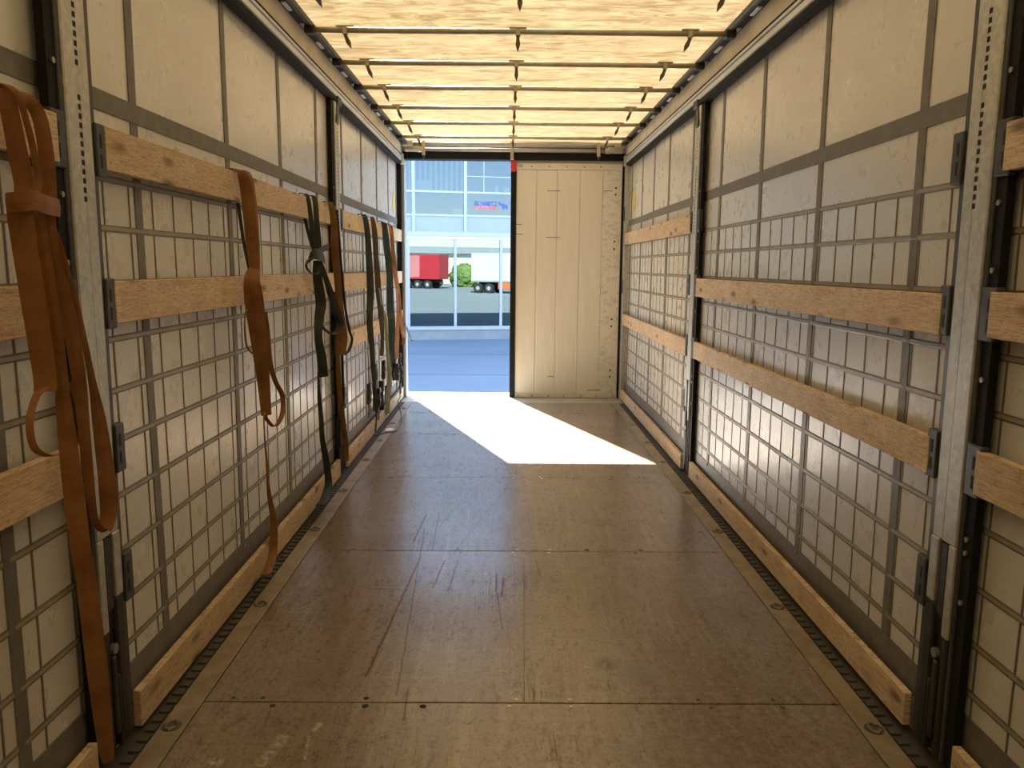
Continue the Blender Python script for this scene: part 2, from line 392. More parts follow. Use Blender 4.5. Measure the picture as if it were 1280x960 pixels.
# ------------------------------------------------------------------ curtains
def bulge(side, y, z):
    k = (y*1.0) % 3.39
    return .004*math.sin(y*2.3+side)*math.sin(z*1.7+y*.6) + .008*noise.noise(Vector((y*.9, z*.7, side*7.1)))
def cx(side, y, z): return side*(1.29 + bulge(side, y, z))
STR_Y = {1: [1.83, 2.675, 3.532, 4.364, 5.183, 6.02, 6.823, 7.52, 8.217, 8.86], -1: [1.88, 2.714, 3.575, 4.408, 5.227, 6.05, 6.839, 7.612, 8.352, 8.93]}
ROWS = [1.755, 1.605, 1.438, 1.265, 1.105, .947, .773, .597, .432, .285]
for side, nm in ((-1, 'wall_left'), (1, 'wall_right')):
    mb = MB(); NY, NZ = 96, 20; vs = []
    for i in range(NY+1):
        for j in range(NZ+1):
            y = YB+(YR-YB)*i/NY; z = -.12+2.80*j/NZ; vs.append((cx(side, y, z), y, z))
    n = len(vs); vs += [(side*1.325, v[1], v[2]) for v in vs]
    q = lambda i, j: i*(NZ+1)+j
    fs = []
    for i in range(NY):
        for j in range(NZ):
            a = (q(i, j), q(i+1, j), q(i+1, j+1), q(i, j+1)); fs += [a, tuple(n+x for x in reversed(a))]
    for i in range(NY): fs += [(q(i, 0), n+q(i, 0), n+q(i+1, 0), q(i+1, 0)), (q(i, NZ), q(i+1, NZ), n+q(i+1, NZ), n+q(i, NZ))]
    for j in range(NZ): fs += [(q(0, j), q(0, j+1), n+q(0, j+1), n+q(0, j)), (q(NY, j), n+q(NY, j), n+q(NY, j+1), q(NY, j+1))]
    mb.add(vs, fs)
    W = struct(mb.build(nm, 'curtain', smooth=True))
    def vstrip(name, mat, y, w, z0, z1, th, steps=14):
        m = MB(); vs = []; fs = []
        for k in range(steps+1):
            z = z0+(z1-z0)*k/steps
            for (yy, d) in ((y-w/2, -.004), (y-w/2, th), (y+w/2, th), (y+w/2, -.004)):
                vs.append((cx(side, y, z)-side*d, yy, z))
        for k in range(steps):
            for e in range(3): a = k*4+e; fs.append((a, a+1, a+5, a+4))
        fs += [(0, 1, 2, 3), tuple(steps*4+e for e in (3, 2, 1, 0))]
        return m.add(vs, fs).build(name, mat, W)
    def hstrip(name, mats, z, prof, y0, y1, step=.15):
        """prof: list of (dz, depth, matindex of the band that starts here)"""
        m = MB(); ns = max(2, int((y1-y0)/step)); np_ = len(prof)
        for k in range(ns+1):
            y = y0+(y1-y0)*k/ns
            m.v += [(cx(side, y, z)-side*d, y, z+dz) for dz, d, _ in prof]
        for k in range(ns):
            for e in range(np_-1):
                a = k*np_+e; m.f.append([a, a+np_, a+np_+1, a+1]); m.mi.append(prof[e][2])
        m.f.append(list(range(np_))[::-1]); m.mi.append(0); m.f.append([ns*np_+e for e in range(np_)]); m.mi.append(0)
        return m.build(name, mats, W)
    for y in STR_Y[side]: vstrip('webbing_strap', 'strap_grey', y, .050, .02, 2.64, .0035)
    y = 1.115 if side > 0 else 1.125
    while y < 9.0:
        if min(abs(y-s) for s in STR_Y[side]) > .034: vstrip('weld_seam', 'seam_dark', y, .0072, .02, 1.755, .0022, 10)
        y += .1695
    for z in ROWS:
        hstrip('cross_seam', ['seam_dark', 'seam_mid'], z, [(-.0105, -.004, 0), (-.0105, .002, 0), (-.0055, .0035, 1), (.0055, .0035, 0), (.0105, .002, 0), (.0105, -.004, 0)], 1.0, 9.0)
    hstrip('cross_band', 'strap_grey', 1.985, [(-.031, -.004, 0), (-.031, .0045, 0), (.031, .0045, 0), (.031, -.004, 0)], .8, 9.0)
    hstrip('hem_band', 'strap_grey', .165, [(-.06, -.004, 0), (-.06, .0042, 0), (.05, .0042, 0), (.05, -.004, 0)], .8, 9.0)
    for k, y in enumerate((STR_Y[side][3]+.0, STR_Y[side][4], STR_Y[side][2])):   # snap studs at the strap feet
        x = cx(side, y, .20); MB().tube([(x-side*.002, y, .20), (x-side*.010, y, .20)], .011, 8).build('snap_stud', 'bolt', W)
    ys, zs = (8.676, 2.213) if side > 0 else (8.731, 2.178)
    x = cx(side, ys, zs)-side*.003
    out = [(-.02, -.13), (.035, -.09), (.05, -.02), (.06, .05), (.03, .04), (.035, .12), (.0, .10), (-.02, .14), (-.03, .05), (-.06, .0), (-.05, -.07)]
    MB().prism([(ys+p[0]*1.2, zs+p[1]) for p in out], 'x', x, x-side*.002).build('yellow_sticker', 'yellow_film', W)
    if side < 0:
        x = cx(side, 8.77, 1.958); m = MB()
        m.box(x+.001, x+.003, 8.73, 8.82, 1.90, 1.93).box(x+.001, x+.003, 8.74, 8.80, 1.94, 1.965).box(x+.001, x+.003, 8.75, 8.78, 1.965, 2.0)
        m.build('blue_mark', 'blue_film', W)
# bulkhead behind the camera
W0 = struct(box('wall_front', 'curtain', None, -1.33, 1.33, YB-.08, YB, -.12, 2.9))

# ------------------------------------------------------------------ roof
def mk_ceiling():
    NX, NY = 14, 130; mb = MB(); vs = []; y0, y1 = YB, 9.12
    for i in range(NY+1):
        y = y0+(y1-y0)*i/NY
        for j in range(NX+1):
            x = -1.345+2.69*j/NX
            sag = -.010*abs(math.sin(math.pi*(y-4.72)/.735)) + .010*noise.noise(Vector((x*1.2, y*6, 0)))
            vs.append((x, y, 2.858+sag))
    fs = [(i*(NX+1)+j, i*(NX+1)+j+1, (i+1)*(NX+1)+j+1, (i+1)*(NX+1)+j) for i in range(NY) for j in range(NX)]
    return struct(mb.add(vs, fs).build('ceiling', 'roof', smooth=True))
mk_ceiling()

# bows
ORD = ['nearest', 'second nearest', 'third nearest', 'fourth nearest', 'fifth nearest', 'sixth nearest', 'seventh nearest', 'eighth nearest']
def clip_mb(x, y, z, lean):
    m = MB(); m.box(x-.05, x+.05, y-.02, y+.02, z+.013, z+.022, ch=.003)
    m.box(x-.013, x+.013, y-.020, y+.020, z-.026, z+.014, ch=.003)
    return m
def tongue_mb(x, y, z, lean):
    m = MB(); pts = [(-.008, .0), (.008, .0), (.0125, -.045), (.008, -.06), (0, -.082), (-.008, -.06), (-.0125, -.045)]
    c, s = math.cos(lean), math.sin(lean)
    m.prism([(x+p[0]*c-p[1]*s, z-.026+p[0]*s+p[1]*c) for p in pts], 'y', y-.011, y+.011)
    return m
BOWS = [3.25, 3.99, 4.71, 5.43, 6.16, 6.90, 7.63, 8.43]
for k, y in enumerate(BOWS[::1]):
    z = 2.805
    if k == 0: lab = 'steel roof bow overhead nearest the camera, above the top edge of the photo'
    elif k == 1: lab = 'steel roof bow cut off by the top edge with only its dark clips showing'
    elif k == 7: lab = 'thin steel roof bow hanging closest in front of the rear door header'
    else: lab = 'steel roof bow under the tarpaulin, %s of the six fully visible ones' % ('nearest' if k == 2 else ORD[k-2])
    t = thing('roof_bow', lab, 'roof bow', (0, y, z), 'steel bows carrying the roof tarpaulin')
    MB().tube([(-1.185, y, z), (1.185, y, z)], .0160, 10).build('tube', 'bow_steel', t, smooth=True)
    for x, lean in ((-.985, .42), (-.015, 0), (.955, -.42)):
        h = clip_mb(x, y, z, lean).build('clip', 'bow_steel', t)
        tongue_mb(x, y, z, lean).build('clip_tongue', 'clip_dark', h)
    for sx in (-1, 1):
        MB().box(sx*1.15, sx*1.21, y-.03, y+.03, z-.025, z+.02, ch=.006).build('bow_end', 'dark_steel', t)

# top rails
for side, nm, lab in ((-1, 'trim_1', 'left'), (1, 'trim_2', 'right')):
    P = lambda pts: [(side*x, z) for x, z in pts]
    prof = [(1.345, 2.615), (1.236, 2.615), (1.236, 2.628), (1.246, 2.630), (1.246, 2.637), (1.232, 2.640), (1.232, 2.668), (1.244, 2.671), (1.244, 2.678), (1.230, 2.681), (1.230, 2.700), (1.345, 2.700)]
    R = struct(MB().prism(P(prof), 'y', YB, 9.06).build(nm, 'aluminium'))
    m = MB()
    for za, zb, xx in ((2.613, 2.6275, 1.2345), (2.6285, 2.6385, 1.2425), (2.6695, 2.6795, 1.2415), (2.694, 2.704, 1.2280)):
        m.box(side*xx, side*(xx+.012), YB, 9.05, za, zb)
    m.box(side*1.2345, side*1.31, YB, 9.05, 2.606, 2.6145)  # black strip added under the rail to stop its glow on the curtain
    m.build('rubber_lip_and_glow_stop', 'black_rubber', R)
    for y0, y1 in ((YB, -1.2), (-1.195, 2.2), (2.205, 5.6), (5.605, 9.05)):
        box('cream_panel', 'rail_cream', R, side*1.236, side*1.345, y0, y1, 2.698, 2.826, ch=.003)
    box('roof_track', 'black_rubber', R, side*1.175, side*1.345, YB, 9.06, 2.824, 2.852)
    box('track_rail', 'dark_steel', R, side*1.165, side*1.19, YB, 9.06, 2.815, 2.846, ch=.003)
    pl = MB().box(-.012, .012, -.07, .07, -.010, .010, ch=.003).build('track_plate', 'aluminium', R)
    pl.location = (side*1.215, 3.62, 2.827)
    for k in range(-2, 13):
        y = 3.62+.368*k
        if k == 0: continue
        inst('track_plate', pl.data, R, (side*1.215, y, 2.827))

# ------------------------------------------------------------------ floor
F = struct(box('floor', 'floor_under', None, -1.30, 1.30, YB, 8.99, -.10, -.020))
seams = [-4.6, -3.39, -1.90, -.41, 1.08, 2.572, 4.062, 5.552, 7.042, 8.10, 8.735]
for a, b in zip(seams[:-1], seams[1:]):
    box('plywood_sheet', 'floor', F, -1.105, 1.105, a+.0035, b-.0035, -.02, 0, ch=.002)
for side in (-1, 1):
    box('edge_strip', 'floor_edge', F, side*1.109, side*1.192, YB, 8.735, -.02, .0015, ch=.002)
    m = MB().box(side*1.194, side*1.30, YB, 9.0, -.02, -.010)
    y = YB
    while y < 8.98:
        m.box(side*1.200, side*1.236, y, y+.034, -.012, -.002); y += .056
    rb = m.build('ribbed_edge', 'rib_grey', F); rb['kind'] = 'stuff'
rm = MB(); pth = [(math.cos(a)*.016, math.sin(a)*.028, .006) for a in [math.radians(x) for x in range(20, 341, 32)]]
rm.tube(pth, .0045, 6)
cup = MB().tube([(0, 0, .0005), (0, 0, .003)], [.032, .032], 16)
ring_me = rec_me = None
for side in (-1, 1):
    for k, y in enumerate((2.42, 3.37, 4.39, 5.18, 6.04, 6.73, 7.5, 8.3)):
        x = side*1.155
        if ring_me is None:
            r = cup.build('lashing_recess', 'floor_edge_dark', F); r.location = (x, y, 0); rec_me = r.data
            g_ = rm.build('lashing_ring', 'bolt', r, local=True); ring_me = g_.data
        else:
            r = inst('lashing_recess', rec_me, F, (x, y, 0)); inst('lashing_ring', ring_me, r, (0, 0, 0))
sc = MB()
for y in seams[3:-1]:
    for x in (-.02, .19):
        for dy in (-.022, .022):
            x2 = x+random.uniform(-.03, .03); sc.tube([(x2, y+dy, -.001), (x2, y+dy, .0012)], .007, 8)
q = sc.build('screw_heads', 'screw', F); q['kind'] = 'stuff'
sc = MB()
for y in seams[3:-1]:
    for x in (-.98, -.86, -.55, -.30, .42, .66, .93):
        for dy in (-.025, .025):
            if random.random() < .7:
                x2 = x+random.uniform(-.05, .05); sc.tube([(x2, y+dy, -.001), (x2, y+dy, .0006)], random.uniform(.007, .013), 8)
q = sc.build('screw_holes', 'floor_under', F); q['kind'] = 'stuff'
SL = box('sill_plate', 'sill_steel', F, -1.24, 1.24, 8.738, 9.44, -.06, -.001)
m = MB()
for k in range(40):
    x = -1.1+k*.0555
    for r in range(2): m.box(x+r*.025, x+.022+r*.025, 9.0+r*.03, 9.015+r*.03, -.001, .004)
tr = m.build('tread_bumps', 'sill_steel', F); tr['kind'] = 'stuff'

# ------------------------------------------------------------------ posts
LEVELS = [(1.76, 1.885), (1.318, 1.443), (.88, 1.005)]
def post(side, y0, label, slots):
    """y0 = centre"""
    t = thing('support_post', label, 'post', (side*1.24, y0, 0), 'galvanised posts between the curtain bays')
    X = lambda d: side*(A+d)
    m = MB()
    m.box(X(0), X(.036), y0-.065, y0+.008, .70, 2.60, ch=.004)
    m.box(X(.004), X(.036), y0+.011, y0+.068, .70, 2.60, ch=.003)
    m.box(X(0), X(.036), y0-.065, y0-.030, .415, .70, ch=.003)
    m.box(X(0), X(.036), y0+.025, y0+.068, .50, .70, ch=.003)
    m.build('profile', 'galv', t)
    box('slot_recess', 'slot_black', t, X(.012), X(.04), y0-.029, y0+.024, .405, .70)
    box('tension_lever', 'dark_steel', t, X(.005), X(.02), y0-.022, y0+.016, .47, .692, ch=.003)
    m = MB(); zt = 2.42
    for a, n_ in slots:
        for i in range(n_): m.box(X(-.0008), X(.01), y0-.006, y0+.008, a-i*.0247-.0072, a-i*.0247+.0072)
    s_ = m.build('slot_row', 'slot_black', t); s_['kind'] = 'stuff'
    box('inner_flange', 'bracket_grey', t, X(.010), X(.036), y0+.070, y0+.100, .03, 2.6, ch=.003)
    box('outer_flange', 'bracket_grey', t, X(.006), X(.036), y0-.083, y0-.066, .03, 2.6, ch=.003)
    box('rubber_seal', 'black_rubber', t, X(.012), X(.036), y0-.125, y0-.083, .03, 2.6)
    for z in (2.02, 1.68, 1.50, 1.20, .74, .70, .55): MB().tube([(X(.014), y0-.10, z), (X(.006), y0-.10, z)], .008, 8).build('bolt', 'bolt', t)
    # folding foot
    m = MB(); m.box(X(.002), X(.036), y0-.060, y0-.030, .03, .44, ch=.006); m.box(X(.002), X(.036), y0+.020, y0+.066, .03, .50, ch=.006)
    m.box(X(.018), X(.036), y0-.032, y0+.022, .03, .42); m.box(X(-.004), X(.02), y0-.030, y0-.004, .08, .33, ch=.004); m.box(X(-.002), X(.02), y0+.0, y0+.016, .03, .26, ch=.004)
    m.build('foot', 'dark_steel', t)
    MB().tube([(X(.004), y0-.016, .355), (X(-.008), y0-.016, .355)], .016, 10).build('foot_pivot', 'bolt', t)
    # head arm to the top rail
    m = MB(); m.add([(X(d), y, z) for d, y, z in [(.0, y0-.05, 2.46), (.0, y0+.06, 2.46), (.0, y0+.11, 2.625), (.0, y0+.0, 2.625), (.034, y0-.05, 2.46), (.034, y0+.06, 2.46), (.034, y0+.11, 2.625), (.034, y0+.0, 2.625)]],
                    [(0, 1, 2, 3), (4, 7, 6, 5), (0, 4, 5, 1), (1, 5, 6, 2), (2, 6, 7, 3), (3, 7, 4, 0)])
    m.box(X(-.012), X(.03), y0+.0, y0+.13, 2.59, 2.65, ch=.006)
    m.build('head_arm', 'dark_steel', t)
    for z0, z1 in LEVELS + [(.47, .60)]:
        for s_ in (-1, 1):
            ya, yb = (y0+.086, y0+.142) if s_ > 0 else (y0-.140, y0-.070)
            if z0 < .5 and s_ < 0: continue
            b = box('board_bracket', 'bracket_grey', t, X(.002), X(.028), ya, yb, z0-.012, z1+.012, ch=.004)
            for f_ in (.28, .72):
                zc = z0+(z1-z0)*f_; ym = ya+(yb-ya)*.42
                box('hook_slot', 'slot_black', b, X(.0012), X(.008), ym-.006, ym+.006, zc-.022, zc+.016)
    return t
post(-1, 2.270, 'galvanised slotted post on the left nearest the camera, beside the big brown straps', [(2.187+.0247*12, 19), (1.947, 12)])
post(1, 2.270, 'galvanised slotted post on the right nearest the camera, at the right edge', [(2.197, 9), (1.950, 12)])
post(-1, 5.660, 'galvanised post in the middle of the left wall, beside the ochre strap', [(2.40, 7), (2.187, 19)])
post(1, 5.660, 'galvanised post in the middle of the right wall, beside the sunlit floor patch', [(2.40, 7), (2.187, 19)])

# ------------------------------------------------------------------ boards
def board(side, y0, y1, z0, z1, label, group='wooden side boards hooked between the posts', dz=0):
    o = MB().box(side*A, side*(A+.026), y0, y1, z0, z1, ch=.0022).build('side_board', 'wood')
    # set the origin to the board so that its grain is its own
    c = Vector((side*A, (y0+y1)/2, (z0+z1)/2)); o.data.transform(Matrix.Translation(-c)); o.location = c
    o.rotation_euler = (dz, 0, 0)
    return tag(o, label, 'board', group)
LV = LEVELS; e = .115
# left wall
board(-1, -1.0, 2.155, *LV[0], 'wooden side board at the left edge under the top of the big brown straps')
board(-1, -1.0, 2.155, *LV[1], 'wooden side board at the left edge crossing behind the middle of the big brown straps')
board(-1, -1.0, 2.150, *LV[2], 'wooden side board at the left edge, lowest of three behind the big brown straps')
board(-1, 2.405, 5.53, 1.77, 1.895, 'top wooden board of the middle left bay with brown and dark green straps over it')
board(-1, 2.405, 5.53, 1.32, 1.447, 'lower of two wooden boards across the middle left bay, behind the hanging straps')
board(-1, 5.80, 9.02, 1.765, 1.89, 'top wooden board of the far left bay with a row of green and brown straps')
board(-1, 5.80, 9.02, 1.31, 1.437, 'second wooden board from the top in the far left bay by the open door')
board(-1, 5.80, 9.02, .875, 1.005, 'third wooden board from the top in the far left bay, ending behind dark straps')
board(-1, -1.0, 2.13, .012, .13, 'floor level wooden board at the bottom left corner under the brown strap tail', 'wooden kick boards along the floor')
board(-1, 2.40, 5.52, .012, .135, 'floor level wooden board along the middle left bay, strap tails over it', 'wooden kick boards along the floor')
board(-1, 5.79, 9.02, .012, .13, 'floor level wooden board along the far left bay beside the black cable', 'wooden kick boards along the floor')
# right wall
board(1, -1.0, 2.155, *LV[0], 'highest of three wooden boards at the right edge beyond the near post')
board(1, -1.0, 2.155, *LV[1], 'middle of three wooden boards at the right edge beyond the near post')
board(1, -1.0, 2.150, *LV[2], 'lowest of three wooden boards at the right edge beyond the near post')
board(1, 2.395, 5.53, 1.305, 1.43, 'upper of two long wooden boards across the middle right bay')
board(1, 2.395, 5.53, .875, .992, 'lower of two long wooden boards across the middle right bay, with a big knot')
board(1, 5.79, 8.98, 1.75, 1.878, 'upper of two wooden boards in the far right bay next to the closed door')
board(1, 5.79, 8.98, .86, .985, 'lower of two wooden boards in the far right bay next to the closed door')
board(1, -1.0, 2.13, .012, .13, 'floor level wooden board at the bottom right corner in front of the near post', 'wooden kick boards along the floor')
board(1, 2.41, 5.52, .022, .135, 'floor level wooden board along the middle right bay', 'wooden kick boards along the floor')
board(1, 5.79, 8.98, .012, .12, 'floor level wooden board along the far right bay next to the closed door', 'wooden kick boards along the floor')

# ------------------------------------------------------------------ rear frame and door
RF = struct(MB().box(-1.30, 1.30, 9.06, 9.22, 2.668, 2.745).build('trim_3', 'black_rubber'))
MB().tube([(-1.18, 9.02, 2.822), (1.18, 9.02, 2.822)], .026, 12).build('header_tube', 'header_grey', RF, smooth=True)
MB().tube([(-1.20, 9.04, 2.768), (1.20, 9.04, 2.768)], .020, 12).build('header_tube', 'header_grey', RF, smooth=True)
box('header_plate', 'header_grey', RF, -1.31, 1.31, 9.065, 9.20, 2.742, 2.88, ch=.003)
for x in (-.99, -.02, .93):
    MB().box(x-.018, x+.018, 8.985, 9.02, 2.70 if x != -.02 else 2.66, 2.85, ch=.004).build('header_clip', 'bow_steel', RF)
    if x != -.02: MB().prism([(x-.016, 2.70), (x+.016, 2.70), (x, 2.655)], 'y', 8.99, 9.015).build('clip_tongue', 'clip_dark', RF)
for s_ in (-1, 1):
    m = MB(); m.box(s_*1.02, s_*1.20, 8.98, 9.06, 2.74, 2.80, ch=.01); m.box(s_*1.10, s_*1.22, 8.94, 9.06, 2.79, 2.84, ch=.008); m.tube([(s_*1.0, 9.0, 2.76), (s_*1.05, 9.0, 2.76)], .03, 10)
    m.build('corner_fitting', 'header_grey', RF)
    MB().box(s_*1.215, s_*1.25, 8.96, 9.06, 2.60, 2.72, ch=.008).build('rail_end', 'header_grey', RF)
# corner posts
m = MB(); m.box(-1.30, -1.212, 9.055, 9.22, -.06, 2.67, ch=.004); m.build('corner_post', 'facade_frame_grey', RF)
box('post_seal', 'black_rubber', RF, -1.30, -1.238, 8.99, 9.053, .0, 2.64, ch=.004)
m = MB(); m.box(1.238, 1.30, 9.055, 9.22, -.06, 2.67, ch=.004); m.build('corner_post', 'galv', RF)
box('post_profile', 'galv', RF, 1.236, 1.30, 8.975, 9.05, 0, 2.62, ch=.004)
m = MB()
for i in range(18): m.box(1.2345, 1.245, 8.984, 8.992, .28+i*.027, .292+i*.027)
q = m.build('slot_row', 'slot_black', RF); q['kind'] = 'stuff'
for z in (2.10, 1.30): box('hinge_block', 'dark_steel', RF, 1.228, 1.25, 8.99, 9.02, z-.09, z+.06, ch=.005)

D = struct(MB().box(.030, 1.218, 9.118, 9.15, .0, 2.69).build('door_1', 'door_strip'))
dl = [.033, .258, .488, .745, .998, 1.214]
for a, b in zip(dl[:-1], dl[1:]): box('door_plank', 'door', D, a+.0015, b-.0015, 9.104, 9.12, .045, 2.566, ch=.003)
box('top_strip', 'door_strip', D, .033, 1.214, 9.098, 9.12, 2.57, 2.64, ch=.002)
box('bottom_strip', 'door_strip', D, .033, 1.214, 9.098, 9.12, .003, .043, ch=.002)
box('door_gasket', 'black_rubber', D, -.030, .030, 9.085, 9.16, .0, 2.575, ch=.004)
box('gasket_cap', 'red_paint', D, -.032, .031, 9.075, 9.165, 2.545, 2.675, ch=.004)
box('hinge_gasket', 'black_rubber', D, 1.216, 1.234, 9.09, 9.15, .0, 2.64)
for x, z in [(1.144, 2.377), (1.142, 2.303), (1.143, 1.787), (1.14, 1.703), (1.134, .913), (1.132, .831), (1.132, .323), (1.129, .248)]:
    wsh = MB().tube([(x, 9.106, z), (x, 9.100, z)], .026, 14).build('bolt_washer', 'door_strip', D)
    MB().tube([(x, 9.101, z), (x, 9.092, z)], .011, 8).build('bolt_head', 'dark_steel', wsh)
for x, z in [(.20, 2.604), (.40, 2.604), (.59, 2.604), (.79, 2.604), (.97, 2.604), (.07, .022), (.23, .022), (.42, .022), (.60, .022), (.80, .022), (.98, .022), (1.17, .022)]:
    MB().tube([(x, 9.099, z), (x, 9.094, z)], .0075, 8).build('rivet', 'dark_steel', D)
m = MB()
for x, z, w_ in ((.45, 2.34, .15), (.45, 1.83, .16), (1.06, 2.345, .10), (.06, 1.97, .07), (.06, 1.86, .09), (.45, .245, .07), (.95, .09, .16)):
    m.box(x-w_/2, x+w_/2, 9.1032, 9.105, z-.004, z+.003)
m.build('rub_marks', 'print_dark', D)

def text_mesh(name, txt, mat, parent, h, width, loc, rot, bold=0.0, depth=.004):
    cu = bpy.data.curves.new(name, 'FONT'); cu.body = txt; cu.size = 1.0; cu.extrude = .01; cu.offset = bold; cu.resolution_u = 3
    o = bpy.data.objects.new(name, cu); COL.objects.link(o)
    dg = bpy.context.evaluated_depsgraph_get(); dg.update()
    me = bpy.data.meshes.new_from_object(o.evaluated_get(dg)); bpy.data.objects.remove(o); bpy.data.curves.remove(cu)
    xs = [v.co.x for v in me.vertices]; ys = [v.co.y for v in me.vertices]; x0, x1, y0, y1 = min(xs), max(xs), min(ys), max(ys)
    for v in me.vertices: v.co = Vector(((v.co.x-x0)/(x1-x0)*width, (v.co.y-y0)/(y1-y0)*h, v.co.z/.01*depth/2))
    me.materials.clear(); me.materials.append(M[mat])
    r = bpy.data.objects.new(name, me); COL.objects.link(r); r.location = loc; r.rotation_euler = rot; r.parent = parent
    return r
text_mesh('size_print', '240', 'print_dark', D, .035, .055, (.045, 9.0975, 2.59), (math.pi/2, 0, 0), .0, .001)

